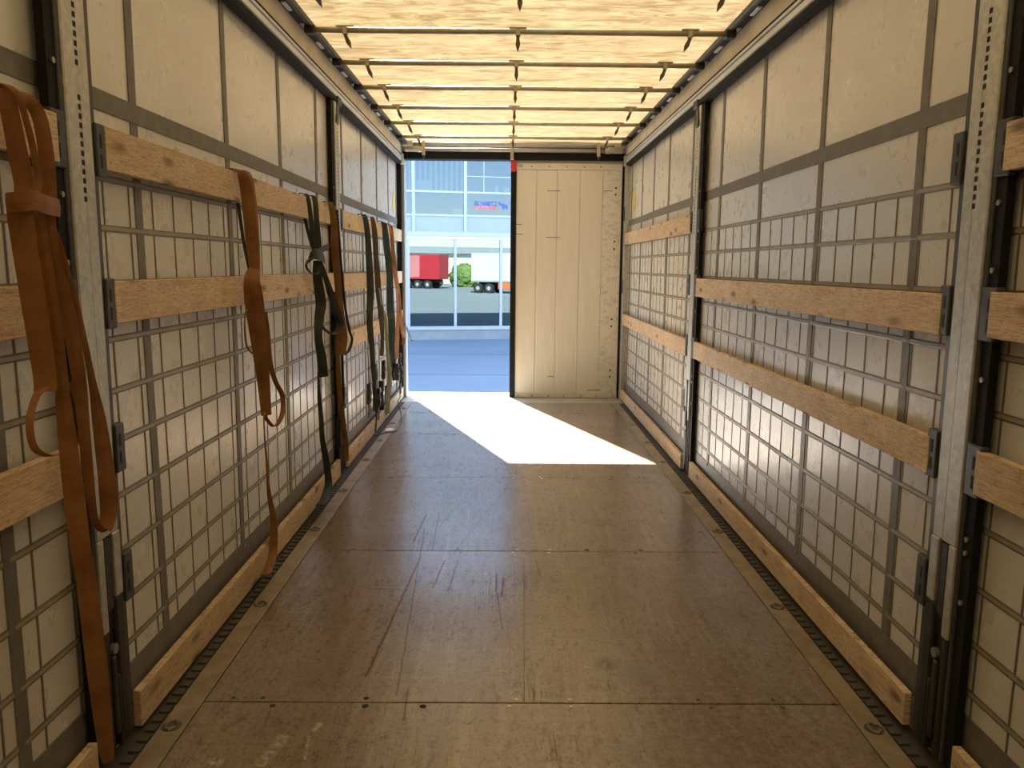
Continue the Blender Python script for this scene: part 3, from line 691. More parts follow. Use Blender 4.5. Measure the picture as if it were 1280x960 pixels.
# ------------------------------------------------------------------ straps
PATHS = {"A_fold1": [[-1.272, 1.875, 1.82, 0.0304, 4], [-1.272, 1.875, 1.88, 0.0304, 4], [-1.258, 1.875, 1.901, 0.032299999999999995, 10], [-1.236, 1.875, 1.902, 0.0342, 25], [-1.203, 1.875, 1.882, 0.038, 38.5], [-1.195, 1.881, 1.821, 0.038, 55], [-1.195, 1.897, 1.742, 0.041, 55], [-1.195, 1.91, 1.681, 0.041, 55], [-1.195, 1.905, 1.64, 0.042, 55]],
 "A_fold2": [[-1.272, 1.875, 1.82, 0.011200000000000002, 4], [-1.272, 1.875, 1.88, 0.011200000000000002, 4], [-1.258, 1.875, 1.901, 0.011899999999999999, 10], [-1.236, 1.875, 1.902, 0.0126, 25], [-1.178, 1.875, 1.882, 0.014, 42.0], [-1.17, 1.899, 1.812, 0.014, 60], [-1.17, 1.92, 1.738, 0.016, 60], [-1.17, 1.923, 1.688, 0.018, 60], [-1.17, 1.9, 1.64, 0.019, 60]],
 "A_fold3": [[-1.272, 1.967, 1.82, 0.0256, 4], [-1.272, 1.967, 1.88, 0.0256, 4], [-1.258, 1.967, 1.901, 0.0272, 10], [-1.236, 1.967, 1.902, 0.028800000000000003, 25], [-1.203, 1.967, 1.882, 0.032, 38.5], [-1.195, 1.996, 1.842, 0.033, 55], [-1.195, 2.012, 1.758, 0.034, 55], [-1.195, 2.013, 1.689, 0.034, 55], [-1.195, 2.01, 1.643, 0.034, 55]],
 "A_wrap": [[-1.17, 1.797, 1.632, 0.038, 999], [-1.14, 1.797, 1.632, 0.045, 999], [-1.13, 1.832, 1.639, 0.045, 999], [-1.14, 1.899, 1.633, 0.044, 999], [-1.18, 2.024, 1.634, 0.043, 999]],
 "A_runL": [[-1.165, 1.847, 1.648, 0.046, 58], [-1.165, 1.836, 1.616, 0.052, 58], [-1.165, 1.842, 1.545, 0.051, 58], [-1.165, 1.859, 1.419, 0.051, 58], [-1.165, 1.881, 1.246, 0.049, 58], [-1.165, 1.88, 1.196, 0.048, 58]],
 "A_tail": [[-1.18, 1.94, 1.638, 0.026, 58], [-1.18, 1.934, 1.6, 0.026, 58], [-1.18, 1.948, 1.504, 0.027, 58], [-1.18, 1.972, 1.324, 0.029, 58], [-1.18, 1.979, 1.187, 0.031, 58], [-1.18, 1.978, 1.153, 0.035, 58], [-1.18, 1.988, 1.008, 0.045, 58], [-1.18, 1.998, 0.884, 0.049, 58], [-1.18, 2.008, 0.758, 0.048, 58], [-1.18, 2.022, 0.677, 0.048, 58], [-1.18, 2.046, 0.392, 0.051, 58], [-1.18, 2.061, 0.169, 0.039, 58], [-1.18, 2.071, 0.109, 0.031, 58]],
 "A_loopR": [[-1.185, 1.998, 1.632, 0.017, 58], [-1.185, 2.006, 1.585, 0.01, 58], [-1.185, 2.034, 1.529, 0.011, 58], [-1.185, 2.091, 1.362, 0.013, 58], [-1.185, 2.132, 1.187, 0.019, 58], [-1.185, 2.155, 1.071, 0.035, 58], [-1.185, 2.174, 0.91, 0.044, 58], [-1.185, 2.173, 0.805, 0.044, 58], [-1.185, 2.145, 0.763, 0.036, 58]],
 "A_loopRi": [[-1.19, 1.999, 1.629, 0.024, 58], [-1.19, 2.0, 1.528, 0.031, 58], [-1.19, 2.047, 1.365, 0.036, 58], [-1.19, 2.078, 1.195, 0.033, 58], [-1.19, 2.083, 1.085, 0.03, 58], [-1.19, 2.091, 0.932, 0.025, 58], [-1.19, 2.101, 0.817, 0.021, 58], [-1.19, 2.13, 0.773, 0.02, 58], [-1.19, 2.154, 0.756, 0.02, 58]],
 "A_ring": [[-1.15, 1.859, 1.208, 0.017, 50], [-1.15, 1.819, 1.197, 0.016, 50], [-1.15, 1.784, 1.144, 0.016, 50], [-1.15, 1.791, 1.082, 0.016, 50], [-1.15, 1.838, 1.05, 0.015, 50], [-1.15, 1.88, 1.042, 0.015, 50]],
 "A_ring2": [[-1.2, 2.053, 1.192, 0.015, 50], [-1.2, 2.082, 1.141, 0.017, 50], [-1.2, 2.09, 1.083, 0.017, 50], [-1.2, 2.082, 1.026, 0.017, 50]],
 "B_front": [[-1.272, 3.52, 1.82, 0.0376, 4], [-1.272, 3.52, 1.88, 0.0376, 4], [-1.258, 3.52, 1.901, 0.03995, 10], [-1.236, 3.52, 1.902, 0.042300000000000004, 25], [-1.208, 3.52, 1.882, 0.047, 42.0], [-1.2, 3.551, 1.79, 0.051, 60], [-1.2, 3.586, 1.634, 0.055, 60], [-1.2, 3.612, 1.484, 0.046, 60], [-1.2, 3.607, 1.437, 0.049, 60]],
 "B_edge": [[-1.272, 3.58, 1.82, 0.013600000000000001, 4], [-1.272, 3.58, 1.88, 0.013600000000000001, 4], [-1.258, 3.58, 1.901, 0.014450000000000001, 10], [-1.236, 3.58, 1.902, 0.015300000000000001, 25], [-1.193, 3.58, 1.882, 0.017, 42.0], [-1.185, 3.616, 1.716, 0.017, 60], [-1.185, 3.622, 1.484, 0.018, 60], [-1.185, 3.606, 1.448, 0.018, 60]],
 "B_back": [[-1.274, 3.62, 1.834, 0.014, 50], [-1.274, 3.653, 1.76, 0.015, 50], [-1.274, 3.709, 1.599, 0.015, 50], [-1.274, 3.774, 1.472, 0.015, 50]],
 "B_run": [[-1.19, 3.569, 1.48, 0.041, 62], [-1.19, 3.54, 1.432, 0.068, 62], [-1.19, 3.561, 1.329, 0.083, 62], [-1.19, 3.617, 1.123, 0.071, 62], [-1.19, 3.648, 0.982, 0.058, 62], [-1.19, 3.675, 0.8, 0.047, 62]],
 "B_loop": [[-1.195, 3.713, 1.281, 0.029, 62], [-1.195, 3.751, 1.181, 0.026, 62], [-1.195, 3.784, 1.033, 0.022, 62], [-1.195, 3.852, 0.938, 0.023, 62], [-1.195, 3.967, 0.844, 0.024, 62], [-1.195, 3.956, 0.756, 0.024, 62], [-1.195, 3.825, 0.716, 0.019, 62], [-1.195, 3.701, 0.772, 0.018, 62], [-1.195, 3.667, 0.802, 0.018, 62]],
 "B_ring": [[-1.22, 3.589, 1.331, 0.007, 62], [-1.22, 3.515, 1.267, 0.007, 62], [-1.22, 3.522, 1.147, 0.008, 62], [-1.22, 3.605, 1.098, 0.009, 62]],
 "B_tail": [[-1.19, 3.652, 0.82, 0.011, 62], [-1.19, 3.636, 0.785, 0.007, 62], [-1.19, 3.637, 0.694, 0.007, 62], [-1.19, 3.654, 0.582, 0.011, 62], [-1.19, 3.668, 0.431, 0.018, 62], [-1.19, 3.726, 0.266, 0.034, 62], [-1.19, 3.695, 0.123, 0.041, 62], [-1.17, 3.559, 0.1, 0.043, 62], [-1.14, 3.401, 0.125, 0.045, 62]],
 "C_left": [[-1.272, 4.66, 1.82, 0.0184, 4], [-1.272, 4.66, 1.88, 0.0184, 4], [-1.258, 4.66, 1.901, 0.019549999999999998, 10], [-1.236, 4.66, 1.902, 0.0207, 25], [-1.208, 4.66, 1.882, 0.023, 46.199999999999996], [-1.2, 4.69, 1.751, 0.027, 66], [-1.2, 4.733, 1.621, 0.032, 66], [-1.2, 4.785, 1.561, 0.038, 66]],
 "C_right": [[-1.272, 4.78, 1.82, 0.0256, 4], [-1.272, 4.78, 1.88, 0.0256, 4], [-1.258, 4.78, 1.901, 0.0272, 10], [-1.236, 4.78, 1.902, 0.028800000000000003, 25], [-1.198, 4.78, 1.882, 0.032, 46.199999999999996], [-1.19, 4.783, 1.738, 0.033, 66], [-1.19, 4.81, 1.623, 0.038, 66], [-1.19, 4.783, 1.561, 0.038, 66]],
 "C_back": [[-1.271, 4.778, 1.82, 0.019, 60], [-1.271, 4.828, 1.773, 0.019, 60], [-1.271, 4.95, 1.645, 0.02, 60], [-1.271, 5.065, 1.575, 0.02, 60]],
 "C_knot": [[-1.19, 4.567, 1.527, 0.036, 999], [-1.165, 4.561, 1.558, 0.058, 999], [-1.15, 4.632, 1.559, 0.063, 999], [-1.165, 4.816, 1.543, 0.052, 999], [-1.19, 4.966, 1.52, 0.039, 999]],
 "C_stub": [[-1.16, 4.656, 1.569, 0.036, 999], [-1.16, 4.8, 1.595, 0.037, 999], [-1.16, 4.952, 1.612, 0.039, 999]],
 "C_ring": [[-1.17, 4.561, 1.54, 0.013, 66], [-1.17, 4.467, 1.522, 0.013, 66], [-1.17, 4.427, 1.487, 0.013, 66], [-1.17, 4.55, 1.451, 0.013, 66], [-1.17, 4.705, 1.454, 0.014, 66], [-1.17, 4.73, 1.5, 0.014, 66]],
 "C_run": [[-1.195, 4.799, 1.524, 0.052, 66], [-1.195, 4.788, 1.425, 0.057, 66], [-1.195, 4.852, 1.27, 0.063, 66], [-1.195, 4.801, 1.186, 0.057, 66], [-1.195, 4.767, 1.068, 0.047, 66], [-1.195, 4.835, 0.94, 0.058, 66], [-1.195, 4.864, 0.817, 0.064, 66]],
 "C_cross": [[-1.185, 4.797, 1.524, 0.028, 66], [-1.185, 4.895, 1.467, 0.029, 66], [-1.185, 5.121, 1.293, 0.046, 66], [-1.185, 5.302, 1.165, 0.053, 66], [-1.185, 5.346, 1.098, 0.048, 66], [-1.185, 5.154, 1.057, 0.031, 66], [-1.185, 4.982, 1.084, 0.025, 66], [-1.185, 4.814, 1.132, 0.024, 66]],
 "C_tail": [[-1.2, 4.764, 0.86, 0.014, 66], [-1.2, 4.759, 0.817, 0.012, 66], [-1.2, 4.767, 0.704, 0.022, 66], [-1.2, 4.802, 0.558, 0.029, 66], [-1.2, 4.82, 0.434, 0.032, 66], [-1.2, 4.911, 0.264, 0.04, 66], [-1.2, 4.955, 0.127, 0.046, 66], [-1.19, 4.869, 0.094, 0.05, 66], [-1.16, 4.649, 0.097, 0.052, 66], [-1.13, 4.42, 0.133, 0.054, 66]],
 "D_front": [[-1.272, 5.258, 1.82, 0.0328, 4], [-1.272, 5.258, 1.88, 0.0328, 4], [-1.258, 5.258, 1.901, 0.03485, 10], [-1.236, 5.258, 1.902, 0.0369, 25], [-1.208, 5.258, 1.882, 0.041, 47.599999999999994], [-1.2, 5.306, 1.765, 0.047, 68], [-1.2, 5.32, 1.585, 0.052, 68], [-1.2, 5.394, 1.347, 0.048, 68], [-1.2, 5.445, 1.101, 0.06, 68], [-1.2, 5.488, 1.004, 0.071, 68], [-1.2, 5.448, 0.887, 0.049, 68]],
 "D_edge": [[-1.22, 5.497, 1.87, 0.016, 68], [-1.22, 5.552, 1.67, 0.016, 68], [-1.22, 5.671, 1.272, 0.017, 68], [-1.22, 5.819, 1.045, 0.018, 68], [-1.22, 5.93, 0.953, 0.018, 68], [-1.22, 5.801, 0.882, 0.023, 68], [-1.22, 5.626, 0.867, 0.023, 68]],
 "D_tail": [[-1.21, 5.38, 1.025, 0.027, 68], [-1.21, 5.366, 0.901, 0.027, 68], [-1.21, 5.395, 0.694, 0.033, 68], [-1.21, 5.432, 0.549, 0.033, 68], [-1.21, 5.52, 0.361, 0.036, 68], [-1.21, 5.575, 0.216, 0.037, 68], [-1.21, 5.577, 0.109, 0.034, 68]],
 "D_dark": [[-1.235, 5.618, 0.89, 0.023, 68], [-1.235, 5.627, 0.717, 0.023, 68], [-1.235, 5.634, 0.525, 0.023, 68], [-1.235, 5.485, 0.425, 0.028, 68], [-1.235, 5.437, 0.236, 0.033, 68]],
 "E_run": [[-1.272, 6.492, 1.82, 0.033600000000000005, 4], [-1.272, 6.492, 1.88, 0.033600000000000005, 4], [-1.258, 6.492, 1.901, 0.0357, 10], [-1.236, 6.492, 1.902, 0.0378, 25], [-1.208, 6.492, 1.882, 0.042, 49.0], [-1.2, 6.553, 1.773, 0.045, 70], [-1.2, 6.609, 1.588, 0.052, 70], [-1.2, 6.657, 1.3, 0.06, 70], [-1.2, 6.591, 1.046, 0.053, 70], [-1.2, 6.686, 0.817, 0.047, 70], [-1.2, 6.741, 0.564, 0.034, 70], [-1.2, 6.841, 0.304, 0.017, 70], [-1.2, 6.844, 0.165, 0.014, 70], [-1.2, 6.774, 0.069, 0.014, 70]],
 "F_run": [[-1.272, 6.846, 1.82, 0.032, 4], [-1.272, 6.846, 1.88, 0.032, 4], [-1.258, 6.846, 1.901, 0.034, 10], [-1.236, 6.846, 1.902, 0.036000000000000004, 25], [-1.203, 6.846, 1.882, 0.04, 50.4], [-1.195, 6.912, 1.721, 0.048, 72], [-1.195, 6.94, 1.58, 0.045, 72], [-1.195, 6.973, 1.491, 0.048, 72], [-1.195, 7.04, 1.289, 0.053, 72], [-1.195, 7.154, 1.087, 0.05, 72], [-1.195, 7.224, 0.865, 0.036, 72], [-1.195, 7.16, 0.689, 0.036, 72]],
 "F_pale": [[-1.18, 6.991, 1.305, 0.014, 72], [-1.18, 7.153, 1.122, 0.021, 72], [-1.18, 7.332, 1.011, 0.029, 72], [-1.18, 7.405, 0.745, 0.034, 72], [-1.18, 7.53, 0.456, 0.042, 72], [-1.18, 7.409, 0.274, 0.045, 72], [-1.18, 7.344, 0.125, 0.045, 72]],
 "G_run": [[-1.272, 7.482, 1.82, 0.023200000000000002, 4], [-1.272, 7.482, 1.88, 0.023200000000000002, 4], [-1.258, 7.482, 1.901, 0.024650000000000002, 10], [-1.236, 7.482, 1.902, 0.0261, 25], [-1.198, 7.482, 1.882, 0.029, 51.099999999999994], [-1.19, 7.482, 1.864, 0.029, 73], [-1.19, 7.591, 1.707, 0.041, 73], [-1.19, 7.694, 1.438, 0.061, 73], [-1.19, 7.714, 1.101, 0.073, 73], [-1.19, 7.782, 0.965, 0.074, 73], [-1.19, 7.764, 0.779, 0.063, 73], [-1.19, 7.605, 0.515, 0.046, 73]],
 "G_back": [[-1.272, 7.498, 1.82, 0.0176, 4], [-1.272, 7.498, 1.88, 0.0176, 4], [-1.258, 7.498, 1.901, 0.018699999999999998, 10], [-1.236, 7.498, 1.902, 0.019799999999999998, 25], [-1.223, 7.498, 1.882, 0.022, 51.099999999999994], [-1.215, 7.498, 1.842, 0.022, 73], [-1.215, 7.578, 1.662, 0.026, 73], [-1.215, 7.715, 1.514, 0.031, 73], [-1.215, 7.797, 1.283, 0.031, 73]],
 "H_run": [[-1.272, 7.84, 1.82, 0.024800000000000003, 4], [-1.272, 7.84, 1.88, 0.024800000000000003, 4], [-1.258, 7.84, 1.901, 0.02635, 10], [-1.236, 7.84, 1.902, 0.0279, 25], [-1.198, 7.84, 1.882, 0.031, 51.8], [-1.19, 7.84, 1.859, 0.031, 74], [-1.19, 7.931, 1.662, 0.039, 74], [-1.19, 8.077, 1.419, 0.044, 74], [-1.19, 8.274, 1.229, 0.045, 74], [-1.19, 8.402, 1.008, 0.042, 74], [-1.19, 8.517, 0.856, 0.039, 74], [-1.19, 8.678, 0.721, 0.035, 74], [-1.19, 8.631, 0.647, 0.031, 74]],
 "H_pink": [[-1.272, 7.803, 1.82, 0.0184, 4], [-1.272, 7.803, 1.88, 0.0184, 4], [-1.258, 7.803, 1.901, 0.019549999999999998, 10], [-1.236, 7.803, 1.902, 0.0207, 25], [-1.208, 7.803, 1.882, 0.023, 51.8], [-1.2, 7.803, 1.864, 0.023, 74], [-1.2, 8.051, 1.594, 0.02, 74], [-1.2, 8.299, 1.105, 0.025, 74], [-1.2, 8.247, 0.809, 0.042, 74], [-1.2, 8.198, 0.664, 0.045, 74], [-1.2, 8.223, 0.545, 0.037, 74]],
 "hook": [[-1.18, 8.709, 0.868], [-1.18, 8.845, 0.823], [-1.17, 8.975, 0.75], [-1.16, 9.074, 0.677]],
 "cord": [[-1.2, 8.408, 0.249], [-1.19, 8.328, 0.192], [-1.18, 8.247, 0.137], [-1.17, 8.017, 0.117], [-1.13, 7.893, 0.04], [-1.081, 7.607, 0.006], [-1.072, 7.15, 0.006], [-1.139, 7.059, 0.006], [-1.183, 6.97, 0.006], [-1.229, 6.901, 0.006]],
 "ratchetcord": [[-1.225, 6.651, 0.968], [-1.225, 6.632, 0.782], [-1.225, 6.642, 0.509]],
 "ratchets": [[-1.222, 6.617, 0.432], [-1.205, 7.305, 0.546], [-1.225, 7.608, 0.265], [-1.2, 8.174, 0.409], [-1.2, 8.481, 0.342], [-1.215, 7.067, 0.323], [-1.19, 8.293, 0.503]],
 "misc": [[-1.133, 7.164, 0.01], [-1.2, 8.082, 0.072]]}

def catmull(P, sub=6):
    out = []; n = len(P)
    for i in range(n-1):
        p0, p1, p2, p3 = P[max(i-1, 0)], P[i], P[i+1], P[min(i+2, n-1)]
        for k in range(sub):
            u = k/sub
            out.append([.5*((2*b) + (-a+c)*u + (2*a-5*b+4*c-d)*u*u + (-a+3*b-3*c+d)*u**3) for a, b, c, d in zip(p0, p1, p2, p3)])
    out.append(list(P[-1])); return out
def ribbon(key, th=.0026, sub=6):
    P = [list(p) for p in PATHS[key]]; m = MB()
    vert = any(p[4] == 999 for p in P)
    if vert:
        for p in P: p[4] = 0
    Q = catmull(P, sub); n = len(Q)
    prev = None
    for i, (x, y, z, w_, a) in enumerate(Q):
        a = math.radians(a); c = Vector((x, y, z))
        nx = Vector(Q[min(i+1, n-1)][:3]); pv = Vector(Q[max(i-1, 0)][:3]); t = nx-pv
        t = t.normalized() if t.length > 1e-6 else Vector((0, 0, -1))
        wv = Vector((0, 0, 1)) if vert else Vector((math.sin(a), math.cos(a), 0))
        if not vert:
            wv = wv - t*wv.dot(t)
            if wv.length < .25 and prev is not None: wv = prev.copy()
        wv.normalize(); prev = wv.copy()
        nn = t.cross(wv).normalized()
        cup_ = nn*(.06*w_)
        hw = max(w_, .006)/2
        for s_, u in ((-1, -1), (0, -1), (1, -1), (1, 1), (0, 1), (-1, 1)):
            m.v.append(tuple(c + wv*hw*s_ + nn*(th/2*u) + (cup_ if s_ == 0 else Vector())))
    for i in range(n-1):
        for e_ in range(6): a = i*6+e_; b = i*6+(e_+1) % 6; m.f.append([a, b, b+6, a+6]); m.mi.append(0)
    m.f.append([0, 1, 4, 5]); m.f.append([1, 2, 3, 4]); m.mi += [0, 0]
    k = (n-1)*6; m.f.append([k, k+5, k+4, k+1]); m.f.append([k+1, k+4, k+3, k+2]); m.mi += [0, 0]
    return m
def strap(label, mat, parts, loc_key, group='lashing straps hung over the left boards', cat='strap', name='lashing_strap'):
    p = PATHS[loc_key][-1]
    t = thing(name, label, cat, (p[0], p[1], p[2]), group)
    for nm, key, *mm in parts: ribbon(key).build(nm, mm[0] if mm else mat, t, smooth=False)
    return t
strap('big bundle of wide rust brown straps hung over the boards at the left edge', 'webbing_brown',
      [('strap_fold', 'A_fold1'), ('strap_fold', 'A_fold2'), ('strap_fold', 'A_fold3'), ('strap_wrap', 'A_wrap'), ('strap_run', 'A_runL'), ('strap_tail', 'A_tail'), ('strap_loop', 'A_loopR'), ('strap_loop', 'A_loopRi'), ('strap_ring', 'A_ring'), ('strap_ring', 'A_ring2')], 'A_tail')
strap('rust brown strap with looped end and thin tail reaching the floor, middle left bay', 'webbing_brown',
      [('strap_fold', 'B_front'), ('strap_edge', 'B_edge', 'webbing_pink'), ('strap_back', 'B_back', 'webbing_olive'), ('strap_run', 'B_run'), ('strap_loop', 'B_loop'), ('strap_ring', 'B_ring'), ('strap_tail', 'B_tail')], 'B_tail')
strap('dark green strap tied in a knot over the top board, tail trailing on the floor', 'webbing_green',
      [('strap_fold', 'C_left'), ('strap_fold', 'C_right'), ('strap_back', 'C_back'), ('knot', 'C_knot'), ('knot_end', 'C_stub'), ('strap_ring', 'C_ring'), ('strap_run', 'C_run'), ('strap_loop', 'C_cross'), ('strap_tail', 'C_tail')], 'C_tail')
strap('ochre brown strap hanging right beside the middle left post', 'webbing_ochre',
      [('strap_fold', 'D_front'), ('strap_edge', 'D_edge', 'webbing_black'), ('strap_tail', 'D_tail'), ('strap_back', 'D_dark', 'webbing_black')], 'D_tail')
strap('long dark green strap hanging nearest the middle left post in the far left bay', 'webbing_green', [('strap_run', 'E_run')], 'E_run')
strap('olive strap hanging between the dark green and the teal straps of the far left bay', 'webbing_olive', [('strap_run', 'F_run'), ('strap_tail', 'F_pale', 'webbing_pale')], 'F_pale')
strap('teal green strap hanging second from the open doorway', 'webbing_teal', [('strap_run', 'G_run'), ('strap_back', 'G_back')], 'G_run')
strap('rust brown strap with a pale pink run hanging next to the open doorway', 'webbing_brown', [('strap_run', 'H_run'), ('strap_edge', 'H_pink', 'webbing_pink')], 'H_run')
# iron hook
t = thing('strap_hook', 'small dark iron hook sticking out of the straps at the doorway edge', 'hook', PATHS['hook'][-1])
MB().tube(PATHS['hook'], [.008, .012, .013, .009], 8).build('hook_shank', 'cable_black', t); p = Vector(PATHS['hook'][-1])
MB().tube([p, p+Vector((.01, .02, -.03)), p+Vector((.03, .02, -.02))], .008, 6).build('hook_tip', 'cable_black', t)
# cable
o = MB().tube([q_[:3] for q_ in catmull([list(p)+[0] for p in PATHS['cord']], 6)], .0055, 6).build('cable', 'cable_black', smooth=True)
tag(o, 'thin black cable looping from the straps onto the floor near the doorway', 'cable')
# ratchets
def ratchet(p, h, label, first=False):
    x, y, z = p; t = thing('ratchet_buckle', label, 'ratchet', p, 'ratchet buckles hanging at the far left')
    m = MB()
    for d in (-.024, .024): m.prism([(x-.014, z-h/2), (x+.016, z-h/2), (x+.022, z), (x+.012, z+h/2), (x-.010, z+h/2)], 'y', y+d-.003, y+d+.003)
    m.build('frame', 'ratchet_steel', t)
    m = MB(); m.tube([(x+.004, y-.034, z-.02), (x+.004, y+.034, z-.02)], .017, 10); m.build('spool', 'ratchet_steel', t)
    m = MB(); m.box(x-.008, x+.022, y-.032, y+.032, z+h*.25, z+h*.52, ch=.006); m.build('handle', 'dark_steel', t)
    m = MB(); m.box(x-.004, x+.004, y-.025, y+.025, z-h/2-.12, z-h/2+.03, ch=.002); m.build('short_strap', 'webbing_olive', t)
    return t
RP = PATHS['ratchets']
labs = ['rusty ratchet buckle hanging alone on a thin cord in the far left bay', 'ratchet buckle high beside the long dark green strap', 'ratchet buckle under the olive strap by the floor board', 'ratchet buckle beneath the rust strap, left one at the doorway',
        'ratchet buckle beneath the rust strap, right one at the doorway', 'ratchet buckle low behind the olive strap', 'ratchet buckle topmost beside the pale pink strap at the doorway']
for p, l in zip(RP, labs): ratchet(p, .17, l)
o = MB().tube(PATHS['ratchetcord'], .004, 6).build('hanging_cord', 'webbing_olive'); tag(o, 'thin brown cord holding the lone ratchet buckle in the far left bay', 'cord')
p = Vector(PATHS['misc'][0])
o = MB().prism([(p.x-.03, p.y-.06), (p.x+.03, p.y-.05), (p.x+.04, p.y+.05), (p.x-.01, p.y+.07), (p.x-.04, p.y+.02)], 'z', .002, .012).build('paper_scrap', 'blind_white')
tag(o, 'crumpled white scrap on the floor edge beside the black cable', 'scrap')
# dark woven net / rag bundle hanging behind the straps
def rag(label, x, y, z0, z1, w_, mat):
    m = MB(); n = 10; vs = []
    for i in range(n+1):
        z = z0+(z1-z0)*i/n; k = w_*(.55+.45*math.sin(i*1.3+y*9))*(.6+.4*math.sin(math.pi*(i+1)/(n+2)))
        for j in range(8):
            a = 2*math.pi*j/8; vs.append((x+math.cos(a)*.022*(1+.3*math.sin(3*a+i)), y+math.sin(a)*k*(1+.25*math.sin(2*a+i*2)), z))
    m.add(vs, [(i*8+j, i*8+(j+1) % 8, (i+1)*8+(j+1) % 8, (i+1)*8+j) for i in range(n) for j in range(8)] + [list(range(8)), [n*8+j for j in range(8)]])
    o = m.build('strap_roll', mat); return tag(o, label, 'strap', 'bunched straps at the far left')
rag('bunched olive brown webbing hanging between the dark green and teal straps', -1.248, 7.10, .20, .62, .11, 'webbing_olive')
rag('bunched black webbing hanging low below the teal strap', -1.248, 7.45, .14, .42, .07, 'webbing_black')
rag('bunched dark webbing hanging low at the doorway edge', -1.248, 8.35, .30, .72, .16, 'webbing_black')

# ------------------------------------------------------------------ outside
G = struct(MB().box(-220, 220, -220, 140, -1.6, -1.2).build('ground', 'paving'))
for y in (24.4, 19.8, 15.2): box('paving_joint', 'joint_dark', G, -40, 40, y-.05, y+.05, -1.21, -1.195)

TH = math.radians(12)
B = thing('office_building', 'office building with a blue tinted glass front seen through the open doorway', 'building', (-3.53, 29.13, -1.2), None, TH)
def bb(name, mat, u0, u1, w0, w1, z0, z1, parent=None, ch=0.0):
    """u along the front, w outwards, z above the load floor"""
    return MB().box(u0, u1, -w1, -w0, z0+1.2, z1+1.2, ch=ch).build(name, mat, parent or B, local=True)
U0, U1, ZT = -26.0, 34.0, 11.8
bb('plinth', 'plinth', U0, U1, -.5, .0, -1.2, -.80)
bb('roof_slab', 'spandrel', U0, U1, -14, .12, ZT-.5, ZT)
bb('back_wall', 'office_dark', U0, U1, -14, -13.8, -1.2, ZT-.5)
bb('end_wall', 'office_mid', U0, U0+.3, -13.8, -.1, -1.2, ZT-.5); bb('end_wall', 'office_mid', U1-.3, U1, -13.8, -.1, -1.2, ZT-.5)
bb('lobby_wall', 'office_dark', U0+.3, U1-.3, -3.2, -3.0, -1.2, 2.45)
bb('office_wall', 'office_mid', U0+.3, U1-.3, -3.2, -3.0, 2.9, ZT-.5)
bb('floor_slab', 'office_mid', U0+.3, U1-.3, -13.8, -.15, 2.50, 2.75)
bb('floor_slab', 'office_mid', U0+.3, U1-.3, -13.8, -.15, 6.1, 6.4)
bb('floor_slab', 'office_mid', U0+.3, U1-.3, -13.8, -.15, -1.2, -.85)
bb('fascia_beam', 'facade_frame_grey', U0, U1, -.15, .10, 2.46, 2.56)
bb('fascia_beam', 'facade_frame', U0, U1, -.15, .12, 2.565, 2.72)
bb('sill_beam', 'facade_frame', U0, U1, -.08, .06, -.83, -.70)
for z in (3.31, 4.14, 5.9, 6.7, 7.6, 9.4, 10.2): bb('transom', 'facade_frame', U0, U1, -.06, .05, z-.035, z+.035)
# lower glass front
u = -.11-1.71*6; i = 0
while u < 9.5:
    bb('mullion', 'facade_frame', u-.05, u+.05, -.06, .05, -.72, 2.47)
    bb('window_pane', 'glass_lower', u+.05, u+1.66, -.012, .0, -.70, 2.46)
    u += 1.71
bb('mullion', 'facade_frame', u-.05, u+.05, -.06, .05, -.72, 2.47)
# upper floors
u = .09-1.88*6
while u < 10:
    bb('mullion', 'facade_frame', u-.055, u+.055, -.06, .06, 2.72, ZT-.5)
    for z0, z1 in ((3.345, 4.105), (4.175, 5.865), (6.735, 7.565), (7.635, 9.365)): bb('window_pane', 'glass_upper', u+.055, u+1.825, -.012, .0, z0, z1)
    for z0, z1 in ((2.72, 3.275), (5.935, 6.665), (9.435, 10.165), (10.235, ZT-.5)): bb('spandrel_panel', 'spandrel', u+.055, u+1.825, -.03, .0, z0, z1)
    u += 1.88
bb('mullion', 'facade_frame', u-.055, u+.055, -.06, .06, 2.72, ZT-.5)
for ua, ub in ((U0, .09-1.88*6-.06), (u+.06, U1)):
    bb('side_facade', 'spandrel', ua, ub, -.15, 0, 2.72, ZT-.5)
for ua, ub in ((U0, -.11-1.71*6-.06), (9.98, U1)): bb('side_facade', 'spandrel', ua, ub, -.15, 0, -.8, 2.46)
bb('sub_mullion', 'facade_frame', 2.64, 2.67, -.02, .02, 4.175, 5.865); bb('sub_transom', 'facade_frame', 2.03, 3.80, -.02, .02, 4.70, 4.73)
# blinds and things standing in the offices
k = -.25
while k < 1.9:
    bb('blind_slat', 'blind_white', k, k+.075, -.12, -.09, 4.18, 5.86); k += .19
bb('monitor', 'office_white', .23, .70, -.28, -.22, 4.19, 4.56, ch=.01)
bb('desk_box', 'office_white', 1.55, 1.88, -.3, -.15, 3.36, 3.56, ch=.01)
bb('chair_back', 'office_white', 3.12, 3.26, -.32, -.26, 4.18, 4.42, ch=.02); bb('chair_back', 'office_white', 3.46, 3.68, -.32, -.26, 4.18, 4.40, ch=.02)
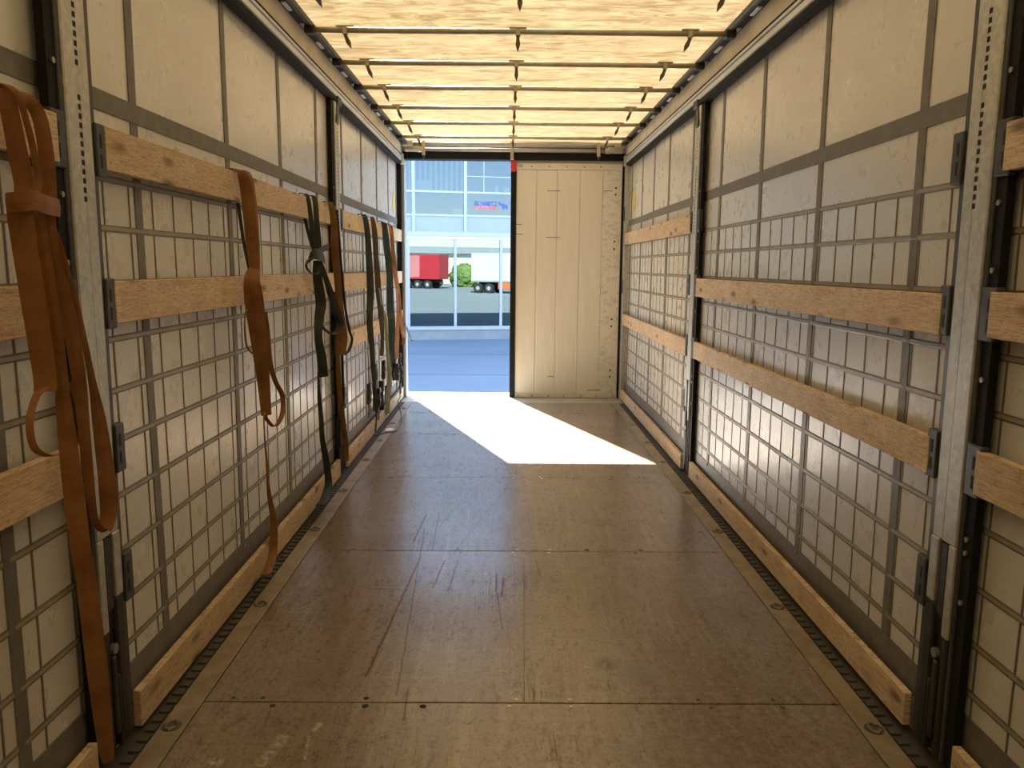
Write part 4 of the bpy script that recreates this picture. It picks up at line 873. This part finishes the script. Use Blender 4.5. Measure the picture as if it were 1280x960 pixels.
# sign on the glass
text_mesh('sign_lettering', 'SCHMITZ', 'logo_blue', B, .165, .86, (2.31, -.016, 3.68+1.2), (math.pi/2, 0, 0), .022, .016)
text_mesh('sign_lettering', 'CARGOBULL', 'logo_red', B, .110, .86, (2.31, -.016, 3.55+1.2), (math.pi/2, 0, 0), .03, .016)
el = [(425, 310), (450, 312), (456, 330), (416, 378), (412, 398), (440, 402), (475, 388), (520, 394), (555, 390), (558, 432), (640, 435), (670, 470), (668, 580), (658, 632), (630, 632), (620, 572), (560, 562), (546, 600), (556, 632), (526, 632), (490, 515), (467, 512), (465, 468), (430, 465), (400, 440), (358, 412), (362, 406), (396, 422), (386, 400), (390, 370), (432, 324)]
MB().prism([(3.19+(px-358)/312*.36, 1.2+3.565+(632-pz)/322*.29) for px, pz in el], 'y', -.02, -.004).build('elephant_emblem', 'logo_blue', B, local=True)

# trailers in the yard, mirrored by the glass front
def yard_trailer(label, corner, d, back, body, stripe=None, axles=(1.6, 2.95, 4.3)):
    d = Vector(d).normalized(); n = Vector((back[0], back[1], 0)).normalized(); ang = math.atan2(d.y, d.x)
    t = thing('semi_trailer', label, 'trailer', (corner[0], corner[1], -1.2), 'semi trailers parked in the yard', ang)
    s_ = 1 if (Vector((-math.sin(ang), math.cos(ang), 0)).dot(n) > 0) else -1
    def bx(name, mat, x0, x1, w0, w1, z0, z1, ch=0.0): return MB().box(x0, x1, s_*w0, s_*w1, z0, z1, ch=ch).build(name, mat, t, local=True)
    bx('body', body, 0, 13.6, 0, 2.5, 1.25, 4.0, .02)
    bx('lower_rail', 'truck_grey' if body == 'truck_white' else body, 0, 13.6, -.03, 2.53, 1.12, 1.32, .02)
    if stripe: bx('side_panel', stripe, 2.6, 13.0, -.02, .0, 1.35, 3.9)
    bx('chassis', 'tyre', .6, 13.2, .5, 2.0, .75, 1.12)
    for x in axles:
        for w_ in (0.02, 2.1): MB().tube([(x, s_*w_, .5), (x, s_*(w_+.38), .5)], .5, 20).build('wheel', 'tyre', t, local=True)
        MB().tube([(x, s_*.0, .5), (x, s_*.03, .5)], .22, 12).build('hub', 'truck_grey', t, local=True)
    bx('side_guard', 'truck_grey', 5.4, 7.6, .05, .10, .55, .95)
    return t, bx
t, bx = yard_trailer('red semi trailer parked in the sun, mirrored in the lower glass front', (18.99, -32.58), (-.69, -.73), (.73, -.69), 'truck_red', 'truck_pink')
t, bx = yard_trailer('white semi trailer parked in the sun, mirrored in the lower glass front', (17.78, -19.17), (.65, .76), (.76, -.65), 'truck_white', axles=(.75, 2.0, 8.6))
bx('toolbox', 'orange_box', 3.05, 4.4, -.02, .5, .42, 1.08, .03)
t = thing('warehouse', 'low pale warehouse with a grey roof edge across the yard, mirrored in the glass', 'building', (31, -60, -1.2), None, 0)
MB().box(-9, 16, -20, 0, 0, 4.6).build('hall', 'wall_pale', t, local=True); MB().box(-9.6, 16.6, -20.5, .8, 4.6, 5.6).build('roof', 'roof_slate', t, local=True)
def hedge(label, x, y, r, h):
    bm = bmesh.new(); bmesh.ops.create_icosphere(bm, subdivisions=4, radius=1)
    for v in bm.verts:
        k = 1+.22*noise.noise(v.co*2.5+Vector((x, y, 0)))+.12*noise.noise(v.co*7); v.co = Vector((v.co.x*r*k, v.co.y*r*k, h*.45+v.co.z*h*.55*k))
    me = bpy.data.meshes.new('bush'); bm.to_mesh(me); bm.free(); me.materials.append(M['leaf'])
    o = bpy.data.objects.new('bush', me); COL.objects.link(o); o.location = (x, y, -1.2); tag(o, label, 'bush', 'bushes across the yard')
hedge('large rounded bush across the yard, mirrored beside the white trailer', 25.3, -40.9, 1.9, 3.0)
hedge('smaller bush across the yard, mirrored in front of the warehouse', 22.2, -44.2, 1.3, 1.8)
hedge('low bush across the yard, mirrored beneath the red trailer end', 19.5, -46.5, 1.3, 1.5)
